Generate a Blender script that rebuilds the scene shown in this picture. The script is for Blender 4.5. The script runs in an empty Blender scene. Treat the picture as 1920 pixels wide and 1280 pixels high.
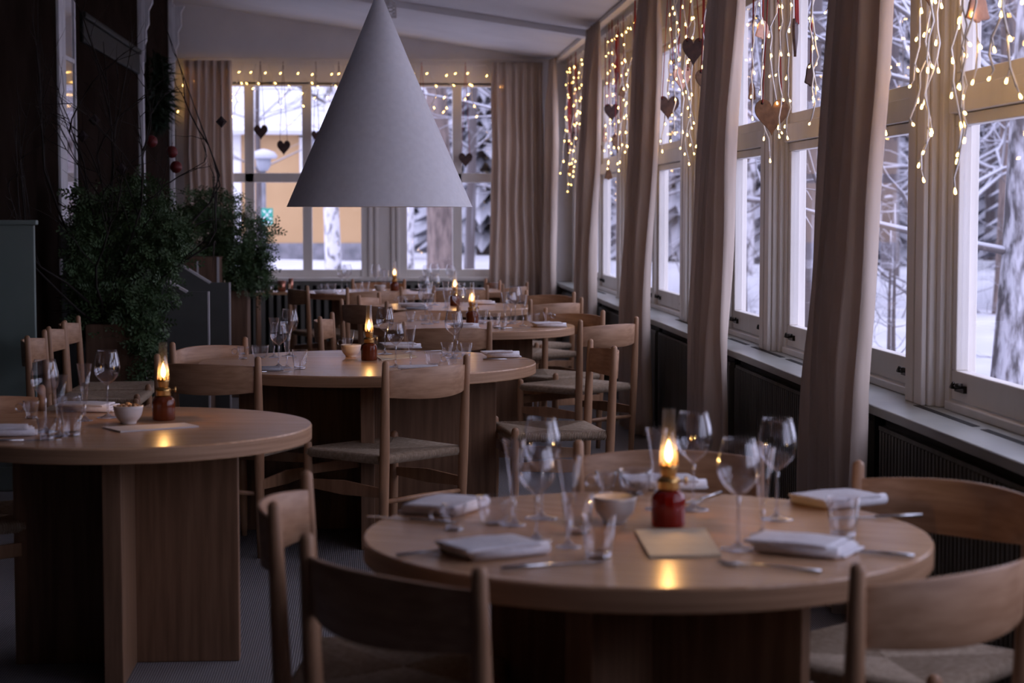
import bpy, bmesh, math, random
from mathutils import Vector, Matrix, noise

S = bpy.context.scene
COL = S.collection
PI = math.pi
rnd = random.Random(7)

# ------------------------------------------------------------------ camera, world, exposure
cam_d = bpy.data.cameras.new('camera')
cam_d.sensor_width = 36.0
cam_d.lens = 66.56
cam_d.clip_end = 400
cam_d.dof.use_dof = True
cam_d.dof.focus_distance = 7.9
cam_d.dof.aperture_fstop = 4.0
cam = bpy.data.objects.new('camera', cam_d)
COL.objects.link(cam)
cam.location = (0, 0, 1.38)
cam.rotation_euler = (math.radians(90 - 3.8837), 0, math.radians(-4.019))
S.camera = cam
S.view_settings.view_transform = 'Standard'
S.view_settings.look = 'None'
S.view_settings.gamma = 1
S.view_settings.use_curve_mapping = False
S.view_settings.exposure = 0.35
S.cycles.use_denoising = True
S.cycles.max_bounces = 10
S.cycles.transparent_max_bounces = 32
S.cycles.sample_clamp_indirect = 4.0
S.cycles.caustics_reflective = False
S.cycles.caustics_refractive = False
S.cycles.use_light_tree = True

W = bpy.data.worlds.new('overcast_dusk')
S.world = W
W.use_nodes = True
bg = W.node_tree.nodes['Background']
bg.inputs['Color'].default_value = (0.76, 0.77, 1.0, 1)
bg.inputs['Strength'].default_value = 2.6


def portal(name, loc, rot, sx, sy):
    # sky portals in the window openings: they emit nothing, they only guide daylight sampling
    l = bpy.data.lights.new(name, 'AREA')
    l.shape = 'RECTANGLE'
    l.size, l.size_y = sx, sy
    l.cycles.is_portal = True
    o = bpy.data.objects.new(name, l)
    COL.objects.link(o)
    o.location, o.rotation_euler = loc, rot


portal('right_window_portal', (2.15, 10.0, 1.67), (0, PI / 2, 0), 1.9, 17.0)
portal('far_window_portal', (-0.05, 18.85, 1.72), (-PI / 2, 0, 0), 3.4, 1.9)


# ------------------------------------------------------------------ materials
def nd(nt, t, **kw):
    n = nt.nodes.new(t)
    for k, v in kw.items():
        setattr(n, k, v)
    return n


def mat(name, col, rough=0.6, metal=0.0, trans=0.0, spec=0.5, emit=None, estr=0.0, ior=1.45):
    m = bpy.data.materials.new(name)
    m.use_nodes = True
    b = m.node_tree.nodes['Principled BSDF']
    b.inputs['Base Color'].default_value = (*col, 1)
    b.inputs['Roughness'].default_value = rough
    b.inputs['Metallic'].default_value = metal
    b.inputs['Transmission Weight'].default_value = trans
    b.inputs['Specular IOR Level'].default_value = spec
    b.inputs['IOR'].default_value = ior
    if emit:
        b.inputs['Emission Color'].default_value = (*emit, 1)
        b.inputs['Emission Strength'].default_value = estr
    return m


def mottle(m, c1, c2, scale=(8, 8, 8), detail=4, bump=0.0, lo=0.35, hi=0.65, coord='Object'):
    nt = m.node_tree
    b = nt.nodes['Principled BSDF']
    tc = nd(nt, 'ShaderNodeTexCoord')
    mp = nd(nt, 'ShaderNodeMapping')
    mp.inputs['Scale'].default_value = scale
    nz = nd(nt, 'ShaderNodeTexNoise')
    nz.inputs['Scale'].default_value = 1.0
    nz.inputs['Detail'].default_value = detail
    cr = nd(nt, 'ShaderNodeValToRGB')
    cr.color_ramp.elements[0].position = lo
    cr.color_ramp.elements[1].position = hi
    cr.color_ramp.elements[0].color = (*c1, 1)
    cr.color_ramp.elements[1].color = (*c2, 1)
    L = nt.links.new
    L(tc.outputs[coord], mp.inputs['Vector'])
    L(mp.outputs[0], nz.inputs['Vector'])
    L(nz.outputs['Fac'], cr.inputs[0])
    L(cr.outputs[0], b.inputs['Base Color'])
    if bump:
        bp = nd(nt, 'ShaderNodeBump')
        bp.inputs['Strength'].default_value = bump
        bp.inputs['Distance'].default_value = 0.01
        L(nz.outputs['Fac'], bp.inputs['Height'])
        L(bp.outputs[0], b.inputs['Normal'])
    return m


M = {}
OAK1, OAK2 = (0.46, 0.25, 0.13), (0.60, 0.36, 0.205)
M['oak'] = mottle(mat('oak_table', OAK1, 0.27), OAK1, OAK2, (4, 60, 60), 5, 0.04)
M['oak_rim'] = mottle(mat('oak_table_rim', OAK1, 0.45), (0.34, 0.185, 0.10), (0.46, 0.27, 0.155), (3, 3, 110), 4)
M['oak_v'] = mottle(mat('oak_table_base_shaded', OAK1, 0.5), (0.18, 0.095, 0.05), (0.27, 0.148, 0.083), (50, 50, 3), 5)  # tabletop oak darkened: the shade under the tables is in the colour
M['oak_c'] = mottle(mat('oak_chair', OAK1, 0.42), (0.35, 0.185, 0.10), (0.48, 0.275, 0.155), (30, 30, 4), 4)
M['oak_b'] = mottle(mat('oak_chair_back', OAK1, 0.42), (0.37, 0.20, 0.11), (0.50, 0.295, 0.175), (5, 40, 60), 5)
M['cord'] = mottle(mat('paper_cord', (0.42, 0.33, 0.24), 0.8), (0.34, 0.255, 0.175), (0.47, 0.365, 0.265), (60, 60, 60), 3, 0.1)
M['wall'] = mottle(mat('white_wall', (0.6, 0.6, 0.62), 0.7), (0.70, 0.68, 0.69), (0.76, 0.74, 0.75), (3, 3, 3), 3)
M['ceil'] = mottle(mat('white_ceiling', (0.6, 0.6, 0.62), 0.7), (0.73, 0.74, 0.78), (0.79, 0.80, 0.84), (2, 2, 2), 3)  # bluish tint stands for sky light; the paint itself is white
M['frame'] = mottle(mat('painted_window_wood', (0.62, 0.6, 0.57), 0.45), (0.70, 0.66, 0.61), (0.77, 0.73, 0.69), (6, 6, 2), 3)
M['sill'] = mottle(mat('grey_green_sill', (0.32, 0.34, 0.32), 0.3), (0.28, 0.30, 0.28), (0.36, 0.38, 0.36), (5, 3, 5), 3)
M['slot'] = mat('vent_dark', (0.012, 0.012, 0.012), 0.8)
M['slat'] = mottle(mat('dark_green_slats', (0.05, 0.055, 0.048), 0.55), (0.10, 0.098, 0.085), (0.15, 0.148, 0.128), (20, 20, 2), 3)
M['darkwall'] = mottle(mat('dark_brown_wall', (0.03, 0.024, 0.02), 0.7), (0.016, 0.0105, 0.008), (0.024, 0.0165, 0.013), (3, 3, 3), 4)
for _m in ('darkwall',):
    M[_m].node_tree.nodes['Principled BSDF'].inputs['Specular IOR Level'].default_value = 0.0
M['darktrim'] = mat('dark_green_trim', (0.014, 0.016, 0.014), 0.6, spec=0.1)
M['whitetrim'] = mottle(mat('worn_white_trim', (0.5, 0.5, 0.52), 0.6), (0.60, 0.60, 0.62), (0.78, 0.78, 0.8), (20, 20, 5), 4)
M['green'] = mottle(mat('grey_green_panel', (0.10, 0.14, 0.13), 0.45), (0.17, 0.225, 0.205), (0.21, 0.265, 0.24), (3, 3, 2), 3)
M['stair'] = mottle(mat('grey_stair_panel', (0.08, 0.085, 0.08), 0.55), (0.07, 0.074, 0.07), (0.09, 0.096, 0.09), (4, 4, 4), 3)
M['edge'] = mat('pale_edge', (0.55, 0.54, 0.55), 0.5)
M['planter'] = mottle(mat('planter_wood', (0.14, 0.08, 0.05), 0.6), (0.11, 0.06, 0.036), (0.18, 0.105, 0.065), (30, 30, 3), 4)
M['paper'] = mottle(mat('white_lamp_card', (0.62, 0.61, 0.63), 0.75), (0.83, 0.83, 0.86), (0.87, 0.87, 0.90), (40, 40, 40), 2)
M['cream'] = mottle(mat('cream_card', (0.62, 0.52, 0.36), 0.6), (0.60, 0.50, 0.35), (0.66, 0.56, 0.40), (30, 30, 30), 2)
M['whitecard'] = mat('white_card', (0.62, 0.56, 0.54), 0.6)
M['linen'] = mottle(mat('napkin_linen', (0.55, 0.54, 0.58), 0.9), (0.74, 0.72, 0.76), (0.82, 0.80, 0.83), (90, 90, 90), 2, 0.1)
M['linen_dark'] = mottle(mat('grey_napkin_linen', (0.3, 0.3, 0.33), 0.9), (0.28, 0.28, 0.31), (0.34, 0.34, 0.37), (90, 90, 90), 2, 0.1)
M['steel'] = mat('cutlery_steel', (0.55, 0.55, 0.56), 0.25, 1.0)
M['brass'] = mat('brass', (0.62, 0.38, 0.14), 0.3, 1.0)
M['darkmetal'] = mat('dark_bronze', (0.05, 0.045, 0.04), 0.4, 1.0)
M['redglass'] = mat('red_glass', (0.30, 0.012, 0.006), 0.12, 0, 0.25)
M['amberglass'] = mat('amber_glass', (0.20, 0.04, 0.012), 0.12, 0, 0.25)
M['ceramic'] = mottle(mat('white_ceramic', (0.66, 0.62, 0.6), 0.35), (0.62, 0.58, 0.56), (0.7, 0.66, 0.63), (30, 30, 30), 2)
M['nuts'] = mottle(mat('roasted_nuts', (0.4, 0.22, 0.1), 0.6), (0.25, 0.12, 0.05), (0.55, 0.34, 0.18), (60, 60, 60), 2)
M['copper'] = mat('copper', (0.6, 0.28, 0.2), 0.35, 1.0)
M['snow'] = mottle(mat('snow', (0.8, 0.8, 0.85), 0.8), (0.48, 0.48, 0.53), (0.57, 0.57, 0.61), (0.7, 0.7, 0.7), 4)
M['yellow'] = mottle(mat('yellow_render', (0.8, 0.5, 0.24), 0.8), (0.48, 0.30, 0.15), (0.52, 0.33, 0.17), (1, 1, 1), 3)
M['stone'] = mottle(mat('grey_foundation', (0.2, 0.2, 0.22), 0.9), (0.15, 0.15, 0.17), (0.26, 0.25, 0.28), (4, 4, 4), 4)
M['white'] = mat('white_paint', (0.75, 0.74, 0.75), 0.5)
M['wire'] = mat('clear_white_wire', (0.80, 0.77, 0.72), 0.3)
M['bulb'] = mat('warm_led', (0.9, 0.7, 0.4), 0.3, emit=(1.0, 0.55, 0.14), estr=16.0)
M['flame'] = mat('oil_flame', (1, 0.6, 0.2), 0.5, emit=(1.0, 0.62, 0.22), estr=14.0)
M['ribbon'] = mat('red_ribbon', (0.42, 0.05, 0.05), 0.7)
M['ribbon2'] = mat('mauve_ribbon', (0.13, 0.07, 0.09), 0.7)
M['ginger'] = mottle(mat('gingerbread', (0.2, 0.1, 0.05), 0.8), (0.15, 0.075, 0.04), (0.24, 0.125, 0.065), (40, 40, 40), 4, 0.2)
M['gingerdark'] = mottle(mat('dark_gingerbread', (0.07, 0.04, 0.035), 0.8), (0.055, 0.032, 0.03), (0.09, 0.05, 0.042), (40, 40, 40), 4, 0.2)
M['pinkcookie'] = mottle(mat('pale_biscuit', (0.42, 0.26, 0.19), 0.8), (0.60, 0.34, 0.25), (0.70, 0.43, 0.33), (40, 40, 40), 4, 0.2)
M['bauble'] = mat('red_bauble', (0.14, 0.012, 0.012), 0.5)
M['darkbauble'] = mat('dark_bauble', (0.03, 0.02, 0.022), 0.5)
M['twig'] = mat('bare_twig', (0.02, 0.015, 0.012), 0.8)
M['leaf'] = mottle(mat('fern_leaf', (0.03, 0.07, 0.025), 0.6), (0.045, 0.085, 0.035), (0.09, 0.16, 0.065), (14, 14, 14), 3)
M['fir'] = mottle(mat('fir_needles', (0.012, 0.03, 0.014), 0.7), (0.01, 0.022, 0.011), (0.018, 0.04, 0.02), (14, 14, 14), 3)
M['stem'] = mat('plant_stem', (0.06, 0.05, 0.03), 0.7)
M['signgreen'] = mat('sign_green', (0.02, 0.28, 0.2), 0.5)
M['lampglass'] = mat('lamp_glass', (0.30, 0.31, 0.36), 0.3)
M['birch'] = mottle(mat('birch_bark', (0.5, 0.5, 0.5), 0.8), (0.10, 0.09, 0.09), (0.62, 0.60, 0.64), (9, 9, 5), 5, 0, 0.38, 0.52)
M['mottledbark'] = mottle(mat('mottled_snowy_bark', (0.2, 0.2, 0.2), 0.9), (0.09, 0.08, 0.085), (0.50, 0.49, 0.54), (16, 16, 5), 6, 0, 0.40, 0.62)
M['bark'] = mottle(mat('brown_bark', (0.2, 0.14, 0.12), 0.9), (0.10, 0.075, 0.07), (0.24, 0.18, 0.16), (12, 12, 3), 5)


def snowy(name, bark, thr=0.25, soft=0.35):
    # bark with snow lying on the upward-facing sides
    m = mat(name, bark, 0.9)
    nt = m.node_tree
    b = nt.nodes['Principled BSDF']
    g = nd(nt, 'ShaderNodeNewGeometry')
    sx = nd(nt, 'ShaderNodeSeparateXYZ')
    nz = nd(nt, 'ShaderNodeTexNoise')
    nz.inputs['Scale'].default_value = 3.0
    ad = nd(nt, 'ShaderNodeMath', operation='MULTIPLY_ADD')
    ad.inputs[1].default_value = 0.9
    mr = nd(nt, 'ShaderNodeMapRange')
    mr.inputs['From Min'].default_value = thr + 0.2
    mr.inputs['From Max'].default_value = thr + soft + 0.2
    mx = nd(nt, 'ShaderNodeMixRGB')
    mx.inputs[1].default_value = (*bark, 1)
    mx.inputs[2].default_value = (0.48, 0.48, 0.54, 1)
    L = nt.links.new
    L(g.outputs['Normal'], sx.inputs[0])
    L(nz.outputs['Fac'], ad.inputs[0])
    L(sx.outputs['Z'], ad.inputs[2])
    L(ad.outputs[0], mr.inputs['Value'])
    L(mr.outputs[0], mx.inputs[0])
    L(mx.outputs[0], b.inputs['Base Color'])
    return m


M['snowtwig'] = snowy('snowy_twigs', (0.13, 0.11, 0.11), 0.2, 0.4)
M['snowbark'] = snowy('snowy_bark', (0.11, 0.09, 0.09), 0.36, 0.3)
M['spruce'] = snowy('snowy_spruce', (0.15, 0.145, 0.165), 0.4, 0.7)  # base colour lightened: distance haze is mixed into it


def thin_glass(name, tint=(0.97, 0.97, 0.98), gain=1.0, base=0.03, rough=0.0, power=3.2):
    m = bpy.data.materials.new(name)
    m.use_nodes = True
    nt = m.node_tree
    nt.nodes.clear()
    out = nd(nt, 'ShaderNodeOutputMaterial')
    mix = nd(nt, 'ShaderNodeMixShader')
    tr = nd(nt, 'ShaderNodeBsdfTransparent')
    tr.inputs[0].default_value = (*tint, 1)
    gl = nd(nt, 'ShaderNodeBsdfGlossy')
    gl.inputs['Roughness'].default_value = rough
    gl.inputs['Color'].default_value = (0.95, 0.95, 0.97, 1)
    lw = nd(nt, 'ShaderNodeLayerWeight')
    lw.inputs['Blend'].default_value = 0.5
    pw = nd(nt, 'ShaderNodeMath', operation='POWER')
    pw.inputs[1].default_value = power
    ma = nd(nt, 'ShaderNodeMath', operation='MULTIPLY_ADD')
    ma.use_clamp = True
    ma.inputs[1].default_value = gain
    ma.inputs[2].default_value = base
    L = nt.links.new
    L(lw.outputs['Facing'], pw.inputs[0])
    L(pw.outputs[0], ma.inputs[0])
    L(ma.outputs[0], mix.inputs[0])
    L(tr.outputs[0], mix.inputs[1])
    L(gl.outputs[0], mix.inputs[2])
    L(mix.outputs[0], out.inputs[0])
    return m


M['glass'] = thin_glass('drinking_glass', (0.97, 0.97, 0.98), 1.3, 0.055, 0.0, 4.2)
M['thick'] = thin_glass('solid_glass', (0.93, 0.93, 0.95), 1.2, 0.20, 0.02)
M['pane'] = thin_glass('window_pane', (0.97, 0.97, 1.0), 0.18, 0.02)
M['chimney'] = thin_glass('lamp_chimney', (0.97, 0.95, 0.92), 1.2, 0.08, 0.04, 3.0)
M['mirror'] = mat('old_pane', (0.8, 0.8, 0.84), 0.05, 1.0)


def chimney_glow():
    # translucent share mixed in so the lamp glass looks lit by the flame
    nt = M['chimney'].node_tree
    out = [n for n in nt.nodes if n.type == 'OUTPUT_MATERIAL'][0]
    mix = [n for n in nt.nodes if n.type == 'MIX_SHADER'][0]
    t = nd(nt, 'ShaderNodeBsdfTranslucent')
    t.inputs[0].default_value = (0.8, 0.72, 0.6, 1)
    m2 = nd(nt, 'ShaderNodeMixShader')
    m2.inputs[0].default_value = 0.04
    nt.links.new(mix.outputs[0], m2.inputs[1])
    nt.links.new(t.outputs[0], m2.inputs[2])
    nt.links.new(m2.outputs[0], out.inputs[0])


chimney_glow()


def flame_mat():
    m = M['flame']
    nt = m.node_tree
    nt.nodes.clear()
    out = nd(nt, 'ShaderNodeOutputMaterial')
    e = nd(nt, 'ShaderNodeEmission')
    e.inputs[0].default_value = (1.0, 0.60, 0.20, 1)
    e.inputs[1].default_value = 7.0
    t = nd(nt, 'ShaderNodeBsdfTransparent')
    a = nd(nt, 'ShaderNodeAddShader')
    nt.links.new(e.outputs[0], a.inputs[0])
    nt.links.new(t.outputs[0], a.inputs[1])
    nt.links.new(a.outputs[0], out.inputs[0])


flame_mat()


def curtain_mat():
    m = mottle(mat('linen_curtain', (0.36, 0.29, 0.25), 0.9), (0.66, 0.555, 0.47), (0.76, 0.65, 0.565), (30, 30, 3), 4)
    nt = m.node_tree
    b = nt.nodes['Principled BSDF']
    out = nt.nodes['Material Output']
    t = nd(nt, 'ShaderNodeBsdfTranslucent')
    t.inputs[0].default_value = (0.74, 0.62, 0.53, 1)
    mx = nd(nt, 'ShaderNodeMixShader')
    mx.inputs[0].default_value = 0.3
    L = nt.links.new
    L(b.outputs[0], mx.inputs[1])
    L(t.outputs[0], mx.inputs[2])
    L(mx.outputs[0], out.inputs[0])
    return m


M['curtain'] = curtain_mat()


def carpet_mat():
    m = mat('woven_carpet', (0.2, 0.19, 0.2), 0.9)
    nt = m.node_tree
    b = nt.nodes['Principled BSDF']
    tc = nd(nt, 'ShaderNodeTexCoord')
    mp = nd(nt, 'ShaderNodeMapping')
    mp.inputs['Scale'].default_value = (1, 1, 1)
    w1 = nd(nt, 'ShaderNodeTexWave', bands_direction='X')
    w2 = nd(nt, 'ShaderNodeTexWave', bands_direction='Y')
    w1.inputs['Scale'].default_value = 40
    w2.inputs['Scale'].default_value = 18
    mu = nd(nt, 'ShaderNodeMath', operation='MULTIPLY')
    cr = nd(nt, 'ShaderNodeValToRGB')
    cr.color_ramp.elements[0].color = (0.10, 0.095, 0.095, 1)
    cr.color_ramp.elements[1].color = (0.38, 0.355, 0.36, 1)
    cr.color_ramp.elements[1].position = 0.75
    bp = nd(nt, 'ShaderNodeBump')
    bp.inputs['Strength'].default_value = 0.4
    bp.inputs['Distance'].default_value = 0.004
    L = nt.links.new
    L(tc.outputs['Object'], mp.inputs[0])
    L(mp.outputs[0], w1.inputs[0])
    L(mp.outputs[0], w2.inputs[0])
    L(w1.outputs['Fac'], mu.inputs[0])
    L(w2.outputs['Fac'], mu.inputs[1])
    L(mu.outputs[0], cr.inputs[0])
    L(mu.outputs[0], bp.inputs['Height'])
    L(cr.outputs[0], b.inputs['Base Color'])
    L(bp.outputs[0], b.inputs['Normal'])
    return m


M['carpet'] = carpet_mat()


# ------------------------------------------------------------------ mesh helpers
class MB:
    def __init__(s):
        s.v, s.f, s.sm = [], [], []

    def add(s, vs, fs, smooth=False, mtx=None):
        o = len(s.v)
        for p in vs:
            p = Vector(p)
            s.v.append(tuple(mtx @ p) if mtx else tuple(p))
        for f in fs:
            s.f.append(tuple(i + o for i in f))
            s.sm.append(smooth)
        return s

    def box(s, x0, x1, y0, y1, z0, z1, mtx=None):
        vs = [(x, y, z) for x in (x0, x1) for y in (y0, y1) for z in (z0, z1)]
        fs = [(0, 1, 3, 2), (4, 6, 7, 5), (0, 4, 5, 1), (2, 3, 7, 6), (0, 2, 6, 4), (1, 5, 7, 3)]
        return s.add(vs, fs, False, mtx)

    def lathe(s, prof, seg=24, mtx=None, smooth=True):
        vs, fs = [], []
        n = len(prof)
        for k in range(seg):
            a = 2 * PI * k / seg
            for r, z in prof:
                vs.append((r * math.cos(a), r * math.sin(a), z))
        for k in range(seg):
            k2 = (k + 1) % seg
            for i in range(n - 1):
                if prof[i][0] < 1e-6 and prof[i + 1][0] < 1e-6:
                    continue
                fs.append((k * n + i, k2 * n + i, k2 * n + i + 1, k * n + i + 1))
        return s.add(vs, fs, smooth, mtx)

    def tube(s, pts, rad, seg=8, caps=True, mtx=None, flat=None):
        pts = [Vector(p) for p in pts]
        n = len(pts)
        if not hasattr(rad, '__len__'):
            rad = [rad] * n
        vs, fs = [], []
        prev = None
        for i, p in enumerate(pts):
            d = (pts[min(i + 1, n - 1)] - pts[max(i - 1, 0)])
            if d.length < 1e-9:
                d = Vector((0, 0, 1))
            d.normalize()
            if prev is None:
                ref = Vector((0, 0, 1)) if abs(d.z) < 0.9 else Vector((1, 0, 0))
                u = d.cross(ref).normalized()
            else:
                u = (prev - d * prev.dot(d))
                u = u.normalized() if u.length > 1e-6 else d.orthogonal().normalized()
            prev = u
            w = d.cross(u)
            for k in range(seg):
                a = 2 * PI * k / seg
                c1, c2 = math.cos(a), math.sin(a)
                if flat:
                    c2 *= flat
                vs.append(p + (u * c1 + w * c2) * rad[i])
        for i in range(n - 1):
            for k in range(seg):
                k2 = (k + 1) % seg
                fs.append((i * seg + k, i * seg + k2, (i + 1) * seg + k2, (i + 1) * seg + k))
        if caps:
            fs.append(tuple(range(seg))[::-1])
            fs.append(tuple((n - 1) * seg + k for k in range(seg)))
        return s.add(vs, fs, True, mtx)

    def prism(s, outline, y0, y1, mtx=None):
        # outline in x,z; extruded along y
        n = len(outline)
        vs = [(x, y0, z) for x, z in outline] + [(x, y1, z) for x, z in outline]
        fs = [tuple(range(n)), tuple(range(2 * n - 1, n - 1, -1))]
        for i in range(n):
            j = (i + 1) % n
            fs.append((i, i + n, j + n, j))
        return s.add(vs, fs, False, mtx)

    def mesh(s, name):
        me = bpy.data.meshes.new(name)
        me.from_pydata(s.v, [], s.f)
        me.polygons.foreach_set('use_smooth', s.sm)
        me.update()
        bm = bmesh.new()
        bm.from_mesh(me)
        bmesh.ops.recalc_face_normals(bm, faces=bm.faces)
        bm.to_mesh(me)
        bm.free()
        return me


def obj(name, mb, m, parent=None, bevel=0.0, seg=2, loc=None):
    me = mb.mesh(name) if isinstance(mb, MB) else mb
    if m is not None and not me.materials:
        me.materials.append(M[m])
    o = bpy.data.objects.new(name, me)
    COL.objects.link(o)
    if parent:
        o.parent = parent
    if loc:
        o.location = loc
    if bevel:
        b = o.modifiers.new('bevel', 'BEVEL')
        b.width = bevel
        b.segments = seg
        b.limit_method = 'ANGLE'
        b.angle_limit = 0.7
    return o


def empty(name, loc=(0, 0, 0), rz=0.0):
    o = bpy.data.objects.new(name, None)
    COL.objects.link(o)
    o.empty_display_size = 0.05
    o.location = loc
    o.rotation_euler = (0, 0, rz)
    return o


def tag(o, label, cat, group=None, kind=None):
    o['label'] = label
    o['category'] = cat
    if group:
        o['group'] = group
    if kind:
        o['kind'] = kind
    return o


def struct(o):
    o['kind'] = 'structure'
    return o


def copy_tree(src, loc, rz, label, group=None, depth=2):
    r = src.copy()
    COL.objects.link(r)
    r.location = loc
    r.rotation_euler = (0, 0, rz)
    r['label'] = label
    if group:
        r['group'] = group
    for ch in list(src.children):
        c = ch.copy()
        COL.objects.link(c)
        c.parent = r
        for g in list(ch.children):
            d = g.copy()
            COL.objects.link(d)
            d.parent = c
    return r


class Kind:
    """first call uses the built thing itself, later calls copy it with its parts"""

    def __init__(s, build):
        s.build, s.src = build, None

    def put(s, loc, rz, label, group=None):
        if s.src is None:
            s.src = s.build()
            s.src.location = loc
            s.src.rotation_euler = (0, 0, rz)
            s.src['label'] = label
            if group:
                s.src['group'] = group
            return s.src
        return copy_tree(s.src, loc, rz, label, group)


def R(ax, a):
    return Matrix.Rotation(a, 4, ax)


def TR(x, y, z):
    return Matrix.Translation((x, y, z))


# ------------------------------------------------------------------ room shell
FARY, XW, SX, SZ = 18.5, 1.98, 1.72, 0.71
POSTS = [1.6, 3.98, 6.55, 9.17, 11.67, 14.86, 18.3]


def ceil_z(x):
    return 2.866 + 0.146 * (1.685 - x)


struct(obj('floor', MB().box(-3.3, 2.2, -5.2, 18.7, -0.1, 0), 'carpet'))
b = MB()
xs = (-3.4, 2.25)
vs = [(x, y, ceil_z(x) + dz) for x in xs for y in (-5.3, 18.75) for dz in (0, 0.12)]
b.add(vs, [(0, 1, 3, 2), (4, 6, 7, 5), (0, 4, 5, 1), (2, 3, 7, 6), (0, 2, 6, 4), (1, 5, 7, 3)])
struct(obj('ceiling', b, 'ceil'))


def slope_beam(name, y0, y1, drop):
    b = MB()
    vs = [(x, y, ceil_z(x) - dz) for x in (-1.95, 1.78) for y in (y0, y1) for dz in (0.0, drop)]
    b.add(vs, [(0, 1, 3, 2), (4, 6, 7, 5), (0, 4, 5, 1), (2, 3, 7, 6), (0, 2, 6, 4), (1, 5, 7, 3)])
    return struct(obj(name, b, 'ceil', bevel=0.006))


slope_beam('trim_1', 15.5, 15.72, 0.05)
slope_beam('trim_2', 11.2, 11.42, 0.05)
slope_beam('trim_3', 6.9, 7.12, 0.05)

# right wall: parapet below the sill, lintel above the windows, posts between them
struct(obj('wall_right', MB().box(1.95, 2.2, -5.2, FARY, 0, 0.70).box(1.90, 2.2, -5.2, FARY, 2.62, 2.9).box(1.95, 2.2, -5.2, 1.39, 0.7, 2.62), 'wall'))
struct(obj('trim_4', MB().box(1.70, 1.76, -5.0, FARY - 0.03, 2.83, 2.862).box(1.80, 1.90, -5.0, FARY - 0.02, 2.80, 2.858), 'frame', bevel=0.004))
sill = MB().box(SX, 2.02, -5.1, FARY, 0.675, SZ)
struct(obj('trim_5', sill, 'sill', bevel=0.004))
n = 6
for i, yp in enumerate(POSTS):
    b = MB()
    b.box(1.90, 2.06, yp - 0.12, yp + 0.12, SZ, 2.62)
    b.box(1.88, 1.90, yp - 0.10, yp - 0.01, SZ, 2.62)
    b.box(1.88, 1.90, yp + 0.01, yp + 0.10, SZ, 2.62)
    b.box(1.925, 2.05, yp - 0.165, yp - 0.12, SZ, 2.62)
    b.box(1.925, 2.05, yp + 0.12, yp + 0.165, SZ, 2.62)
    b.box(1.945, 2.04, yp - 0.21, yp - 0.165, SZ, 2.62)
    b.box(1.945, 2.04, yp + 0.165, yp + 0.21, SZ, 2.62)
    struct(obj('trim_%d' % n, b, 'frame', bevel=0.004))
    n += 1


def latch(parent, x, y, z, s=1):
    b = MB()
    b.box(x - 0.012, x, y - 0.05, y + 0.05, z - 0.012, z + 0.012)
    b.lathe([(0.0, -0.01), (0.014, -0.008), (0.014, 0.008), (0, 0.01)], 10, TR(x - 0.022, y - 0.03, z + 0.012))
    b.tube([(x - 0.01, y + 0.03, z), (x - 0.03, y + 0.03, z + 0.004), (x - 0.034, y - 0.01, z + 0.02)], 0.006, 6)
    return obj('window_latch', b, 'darkmetal', parent)


def right_window(k, y0, y1):
    w = struct(empty('window_%d' % k, (XW, (y0 + y1) / 2, SZ)))
    off = -Vector(w.location)
    mid = (y0 + y1) / 2
    fr = MB()
    fr.box(1.93, 2.03, y0, y1, 2.52, 2.62)
    fr.box(1.93, 2.03, y0, y1, SZ, 0.74)
    fr.box(1.93, 2.03, mid - 0.05, mid + 0.05, 0.74, 2.52)
    fr.box(1.93, 2.03, y0, y1, 1.715, 1.80)
    o = obj('window_frame', fr, 'frame', w, 0.004)
    o.location = off
    for a, c in ((y0, mid - 0.05), (mid + 0.05, y1)):
        for z0, z1, nm in ((0.745, 1.713, 'lower_sash'), (1.802, 2.515, 'upper_sash')):
            s = MB()
            br = 0.10 if z0 < 1 else 0.05
            st = 0.045
            s.box(1.955, 2.0, a, c, z0, z0 + br)
            s.box(1.955, 2.0, a, c, z1 - 0.04, z1)
            s.box(1.955, 2.0, a, a + st, z0 + br, z1 - 0.04)
            s.box(1.955, 2.0, c - st, c, z0 + br, z1 - 0.04)
            so = obj(nm, s, 'frame', w, 0.004)
            so.location = off
            g = obj('pane', MB().box(1.972, 1.976, a + st, c - st, z0 + br, z1 - 0.04), 'pane', so)
            if z0 < 1:
                latch(so, 1.955, a + 0.12, 0.79)
                latch(so, 1.955, c - 0.12, 0.79)
    # the outer jamb lining
    return w


k = 1
for i in range(len(POSTS) - 1):
    right_window(k, POSTS[i] + 0.21, POSTS[i + 1] - 0.21)
    k += 1

# far wall with its window band
b = MB()
fx0, fx1 = -1.72, 1.36
b.box(-3.4, fx0, FARY, FARY + 0.2, 0, 3.7)
b.box(fx1, 2.2, FARY, FARY + 0.2, 0, 3.7)
b.box(fx0, fx1, FARY, FARY + 0.2, 0, 0.74)
b.box(fx0, fx1, FARY, FARY + 0.2, 2.62, 3.7)
struct(obj('wall_back', b, 'wall'))
struct(obj('trim_%d' % n, MB().box(-1.85, 1.66, FARY - 0.10, FARY + 0.05, 0.72, 0.755), 'frame', bevel=0.004))
n += 1
struct(obj('trim_%d' % n, MB().box(-1.93, 1.70, FARY - 0.06, FARY - 0.03, 2.85, 2.868), 'frame'))
n += 1


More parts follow.
